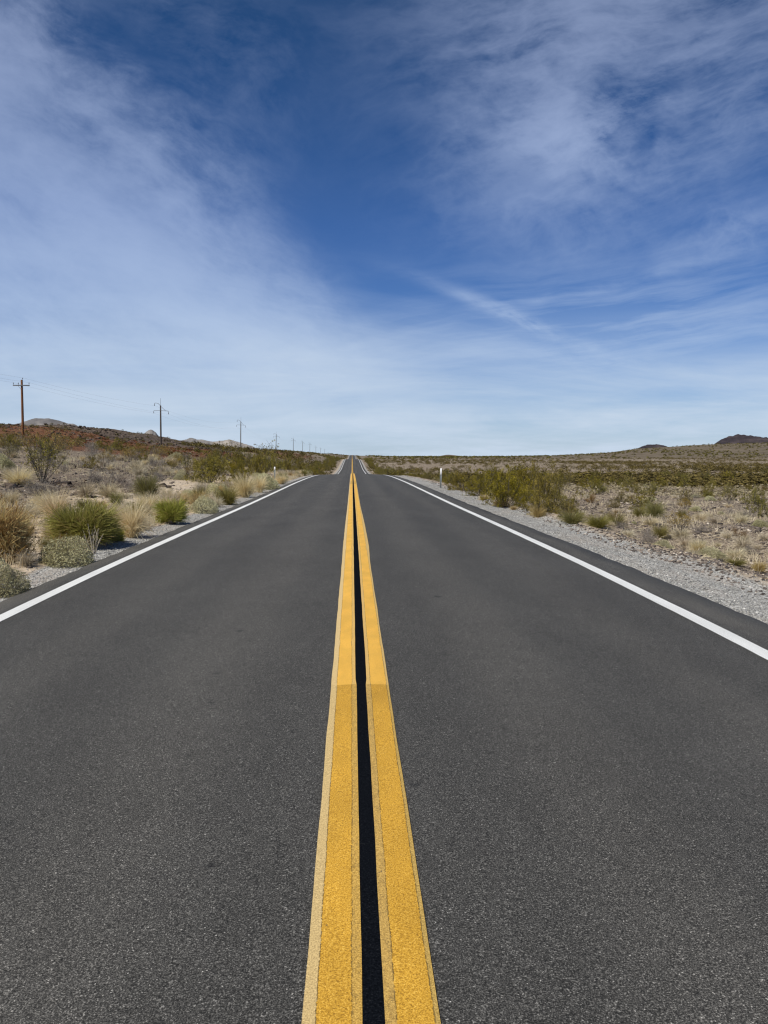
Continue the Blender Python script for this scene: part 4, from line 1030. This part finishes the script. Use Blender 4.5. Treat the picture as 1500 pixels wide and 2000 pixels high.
    ('creosote', 'creosote_bush', 9.73, 53.28, 2.79, 1.72, 'creosote bush', 'creosote behind the left end of the big thicket'),
]
for (kind, name, x, y, wd, ht, cat, label) in HERO:
    plant(kind, name, x, y, wd, ht, label, cat)
HX = np.array([h[2] for h in HERO]); HY = np.array([h[3] for h in HERO]); HW = np.array([h[4] for h in HERO])
placed = [list(HX), list(HY), list(HW * .5)]
def free(x, y, r, k=.75):
    d = np.hypot(np.array(placed[0]) - x, np.array(placed[1]) - y)
    return not np.any(d < k * (np.array(placed[2]) + r))
def put(x, y, r): placed[0].append(x); placed[1].append(y); placed[2].append(r)
def inview(x, y, m=1.): return -.47 * y - m < x < .56 * y + m
rng = np.random.default_rng(99)
def scatter(nmax, sample, kinds, name, label, cat, group, wr, hr, k=.75, tries=9000, bare=0):
    c = 0
    for _ in range(tries):
        if c >= nmax: break
        x, y = sample(rng)
        if not inview(x, y): continue
        wd = rng.uniform(*wr) * (1 if rng.random() < .8 else .7); ht = wd * rng.uniform(*hr)
        if -14.5 < x < -6.2 and 23 < y < 44 and c < 999 and rng.random() < .86: continue      # bare rocky bank
        if not free(x, y, wd / 2, k): continue
        put(x, y, wd / 2); plant(kinds[int(rng.integers(len(kinds)))], name, x, y, wd, ht, label, cat, group, rng.uniform(0, 6.28), int(rng.integers(9)), bare=y > bare if bare else False)
        c += 1
    return c
# creosote hedges that line the road on both sides
scatter(30, lambda r: (r.normal(9.5, 1.2) + (0 if r.random() < .75 else r.uniform(0, 4)), 41 + 75 * r.random() ** 1.1), ['creosote', 'creosote_small'], 'creosote_bush', 'olive creosote bush in the thick belt along the right gravel shoulder', 'creosote bush', 'creosote belt along the right shoulder', (1.2, 2.3), (.42, .64), .5)
scatter(60, lambda r: (6.5 + abs(r.normal(0, 2.4)), 105 + 330 * r.random() ** 1.2), ['creosote_small'], 'creosote_bush', 'distant creosote bush in the belt beside the right of the road past the crest', 'creosote bush', 'creosote belt right of the road past the crest', (2.2, 3.4), (.5, .7), .42)
scatter(36, lambda r: (-8.2 - abs(r.normal(0, 4.)), 58 + 90 * r.random()), ['creosote', 'creosote_small'], 'creosote_bush', 'olive creosote bush in the thick belt behind the left marker post', 'creosote bush', 'creosote belt on the left bank', (1.9, 3.0), (.62, .9), .42)
scatter(60, lambda r: (-6.7 - abs(r.normal(0, 3.2)), 118 + 300 * r.random() ** 1.2), ['creosote_small'], 'creosote_bush', 'distant creosote bush in the belt left of the road past the crest', 'creosote bush', 'creosote belt left of the road past the crest', (2.2, 3.6), (.6, .85), .42)
def field(y0, y1, p, xmin=7.5):
    def f(r):
        y = y0 + (y1 - y0) * r.random() ** p
        return xmin + (.56 * y - xmin + 1) * r.random(), y
    return f
scatter(90, field(34, 112, .8), ['creosote_small', 'creosote_small', 'creosote_open', 'creosote'], 'creosote_bush', 'olive creosote bush scattered among many over the stony right plain', 'creosote bush', 'creosote bushes of the right plain', (1.0, 2.1), (.42, .62), .8)
scatter(180, field(18, 72, 1.15, 7.2), ['palegrass', 'palegrass', 'dead', 'palegrass', 'sage'], 'dry_grass_tuft', 'small pale dry tuft scattered among many on the stony right plain', 'grass tuft', 'pale dry tufts of the right plain', (.3, .85), (.3, .5), .7)
scatter(24, field(20, 70, 1.2, 7.), ['olivegrass', 'golden', 'rust'], 'dry_bush', 'brown or olive low bush scattered over the stony right plain', 'bush', 'low brown bushes of the right plain', (.5, 1.1), (.5, .7), .7)
# left bank
scatter(96, lambda r: (-5.4 - 17 * r.random() ** 1.1, 11 + 80 * r.random() ** 1.1), ['palegrass', 'straw', 'palegrass', 'dead', 'sage', 'palegrass'], 'dry_grass_tuft', 'small pale dry tuft scattered among many on the left bank', 'grass tuft', 'pale dry tufts of the left bank', (.35, 1.0), (.4, .65), .7)
scatter(56, lambda r: (-4.95 - abs(r.normal(0, .5)), 13 + 80 * r.random()), ['straw', 'olivegrass', 'sage', 'blond', 'palegrass'], 'verge_grass_clump', 'dry clump in the fringe of grass along the left edge of the road', 'grass clump', 'grass fringe of the left verge', (.5, 1.1), (.45, .75), .5)
scatter(34, lambda r: (-9 - 14 * r.random(), 24 + 50 * r.random()), ['dead', 'dead', 'palegrass'], 'dead_bush', 'grey leafless low bush among the dark rocks of the left bank', 'dead bush', 'grey leafless bushes of the left bank', (.7, 1.5), (.4, .65), .6)
scatter(100, lambda r: (-11 - 36 * r.random(), 34 + 66 * r.random()), ['golden', 'golden', 'creosote_open', 'dead', 'golden', 'dead', 'creosote_small'], 'hillside_bush', 'low bush among many below the red slope on the left', 'bush', 'low bushes below the red slope', (1.0, 2.3), (.45, .7), .75)

scatter(60, lambda r: (-5.0 - 3.8 * r.random() ** 1.3, 9 + 36 * r.random()), ['straw', 'blond', 'straw', 'olivegrass', 'palegrass'], 'verge_grass_clump', 'straw-coloured grass clump among many in the near left verge', 'grass clump', 'straw clumps of the near left verge', (.4, .9), (.5, .8), .55)

# ------------------------------------------------------------------ scrub too far and too many to count
def lowpoly(seed, nq, leaf):
    r = np.random.default_rng(seed); d = rdir(r, nq, .1); d[:, 2] = np.abs(d[:, 2])
    mb = MB(); leaves(mb, d * np.array([.46, .46, .9]) * (r.random(nq) ** .4)[:, None] + np.array([0, 0, .05]), leaf * r.uniform(.7, 1.3, nq), np.clip(r.normal(.45, .2, nq), 0, 1), r, .5, .7)
    v, f, t = mb.data(); return v, f[0], t
def scrub(name, mat, x, y, wd, ht, nq, leaf, label, seed):
    r = np.random.default_rng(seed); protos = [lowpoly(seed + i, nq, leaf) for i in range(5)]; mb = MB()
    z = ground_z(x, y)
    for i in range(len(x)):
        v, f, t = protos[i % 5]; a = r.uniform(0, 6.28); c, s = math.cos(a), math.sin(a)
        q = np.stack([(v[:, 0] * c - v[:, 1] * s) * wd[i] + x[i], (v[:, 0] * s + v[:, 1] * c) * wd[i] + y[i], v[:, 2] * ht[i] + z[i] - .05], -1)
        mb.add(q, f, np.clip(t + r.normal(0, .1), 0, 1))
    return tag(mb.build(name, mat), label, 'scrub', kind='stuff')
rng = np.random.default_rng(123)
def far_pts(n, y0, y1, p, x0, x1, keep):
    y = y0 + (y1 - y0) * rng.random(n) ** p; x = x0(y) + (x1(y) - x0(y)) * rng.random(n)
    ok = rng.random(n) < keep(x, y); return x[ok], y[ok]
x, y = far_pts(11000, 62, 760, 1.35, lambda y: 9.5 + 0 * y, lambda y: .57 * y + 3, lambda x, y: np.clip(.42 + 1.3 * fbm(x / 20., y / 50., 3, 41) + .9 * fbm(x / 70., y / 190., 2, 47), .06, 1) * np.where(y < 112, .62, 1))
wd = rng.uniform(1.0, 2.5, len(x)); scrub('far_scrub', M['farscrub'], x, y, wd, wd * rng.uniform(.38, .62, len(x)), 90, .15, 'olive creosote scrub covering the far right plain', 60)
x, y = far_pts(7500, 48, 520, 1.3, lambda y: 9. + 0 * y, lambda y: .57 * y + 3, lambda x, y: np.clip(.45 + 1.5 * fbm(x / 12., y / 30., 3, 48), .05, 1))
wd = rng.uniform(.5, 1.3, len(x)); scrub('far_dry_grass', M['fargrass'], x, y, wd, wd * .4, 34, .17, 'pale dry tufts between the far creosote scrub on the right', 61)
x, y = far_pts(700, 100, 1150, 1.2, lambda y: 5.3 + 0 * y, lambda y: 10 + 0 * y, lambda x, y: np.clip((x - 4.6) / 3.5, 0, 1))
x2, y2 = far_pts(700, 110, 1150, 1.2, lambda y: -10 + 0 * y, lambda y: -5.1 + 0 * y, lambda x, y: np.clip((-x - 4.4) / 3.5, 0, 1))
x, y = np.concatenate([x, x2]), np.concatenate([y, y2])
wd = rng.uniform(.5, 1.7, len(x)); scrub('verge_scrub', M['farscrub'], x, y, wd, wd * .5, 50, .2, 'low scrub hemming the road beyond the crest', 67)
x, y = far_pts(5200, 700, 2100, 1., lambda y: .01 * y + 10, lambda y: .58 * y, lambda x, y: np.clip(.55 + 1.2 * fbm(x / 90., y / 160., 3, 42), .1, 1))
wd = rng.uniform(2.2, 4.6, len(x)); scrub('far_scrub', M['farscrub'], x, y, wd, wd * .5, 18, .4, 'dark scrub specks on the distant right ridge', 62)
x, y = far_pts(2600, 190, 1150, 1., lambda y: -.12 * y - 20, lambda y: -9 + 0 * y, lambda x, y: np.clip(.45 + 1.2 * fbm(x / 30., y / 90., 3, 43), .1, 1))
wd = rng.uniform(1.5, 3., len(x)); scrub('far_scrub', M['farscrub'], x, y, wd, wd * .55, 50, .2, 'creosote scrub on the far flat left of the road', 63)
x, y = far_pts(2600, 95, 330, 1., lambda y: -.50 * y - 4, lambda y: -16 - .06 * y, lambda x, y: np.clip(.24 + 1.4 * fbm(x / 16., y / 40., 3, 44), .03, 1))
wd = rng.uniform(.6, 1.5, len(x)); scrub('hill_scrub', M['farscrub'], x, y, wd, wd * .5, 44, .19, 'low scrub dotted over the red hill and its skyline', 64)
x, y = far_pts(2600, 90, 240, 1., lambda y: -.50 * y - 4, lambda y: -20 - .02 * y, lambda x, y: np.clip(.5 + 1.2 * fbm(x / 10., y / 25., 3, 45), .05, 1) * ((y + .35 * x) < 150))
wd = rng.uniform(.4, 1.1, len(x)); scrub('red_ground_cover', M['redplant'], x, y, wd, wd * .4, 22, .30, 'rust-red low ground cover on the left hill slope', 65)
x, y = far_pts(1800, 90, 330, 1., lambda y: -.50 * y - 4, lambda y: -14 - .03 * y, lambda x, y: .7 + 0 * x)
wd = rng.uniform(.4, 1.0, len(x)); scrub('hill_dry_grass', M['fargrass'], x, y, wd, wd * .4, 30, .2, 'pale dry tufts on the left hill', 66)

# dry litter: fallen stems and straw lying on the silt
rng = np.random.default_rng(321); n = 15000
y = 7 + 60 * rng.random(n) ** 1.7; x = np.where(rng.random(n) < .62, -4.7 - np.minimum(y * .44, 13) * rng.random(n) ** 1.2, 6.3 + y * .5 * rng.random(n))
ok = rng.random(n) < np.clip(.45 + 1.8 * fbm(x / 1.6, y / 1.6, 3, 91), .03, 1); x, y = x[ok], y[ok]; n = len(x)
C = np.stack([x, y, ground_z(x, y) + rng.uniform(.004, .05, n)], -1); a = rng.uniform(0, 6.28, n); L = rng.uniform(.05, .22, n) * (1 + y / 60)
D = np.stack([np.cos(a), np.sin(a), rng.normal(0, .25, n)], -1) * L[:, None]
mb = MB(); ribbons(mb, np.stack([C - D / 2, C + rdir(rng, n) * L[:, None] * .08, C + D / 2], 1), .009 * (1 + y / 40), .005 * (1 + y / 40), np.clip(rng.normal(.5, .25, n), 0, 1), rng)
tag(mb.build('dry_litter', M['straw']), 'fallen dry stems and straw littering the verge and plain', 'litter', kind='stuff')

def sward(name, mat, x, y, h0, h1, w, label, seed):
    r = np.random.default_rng(seed); n = len(x)
    P0 = np.stack([x, y, ground_z(x, y) - .01], -1); a = r.uniform(0, 6.28, n); t = np.abs(r.normal(0, .55, n)).clip(0, 1.3)
    L = r.uniform(h0, h1, n); P2 = P0 + polar(a, t) * L[:, None]; P1 = P0 + polar(a, t * .4) * (L * .55)[:, None]
    mb = MB(); ribbons(mb, bez(P0, P1, P2, 2), w * (1 + y / 25), w * .4 * (1 + y / 25), np.clip(r.normal(.5, .22, n), 0, 1), r)
    tag(mb.build(name, mat), label, 'dry grass', kind='stuff')
rng = np.random.default_rng(777); n = 60000
y = 8 + 85 * rng.random(n) ** 1.5; x = -4.75 - (1.2 + np.minimum(y * .3, 15)) * rng.random(n) ** 1.5
ok = rng.random(n) < np.clip(3.2 * fbm(x / 1.4, y / 1.4, 3, 92) + .18 - .9 * (x < -6.0) * (x > -15) * (y > 22) * (y < 45), 0, 1); x, y = x[ok], y[ok]
sward('dry_grass', M['straw'], x, y, .10, .34, .007, 'short dry straw-coloured grass along the left verge and bank', 31)
n = 60000; y = 12 + 85 * rng.random(n) ** 1.4; x = 6.9 + (y * .54 - 4) * rng.random(n)
ok = rng.random(n) < np.clip(3.4 * fbm(x / 1.2, y / 1.8, 3, 93) - .02, 0, 1) * sstep(7.2, 12., x); x, y = x[ok], y[ok]
sward('dry_grass', M['palegrass'], x, y, .07, .24, .008, 'short pale dry grass between the stones of the right plain', 32)
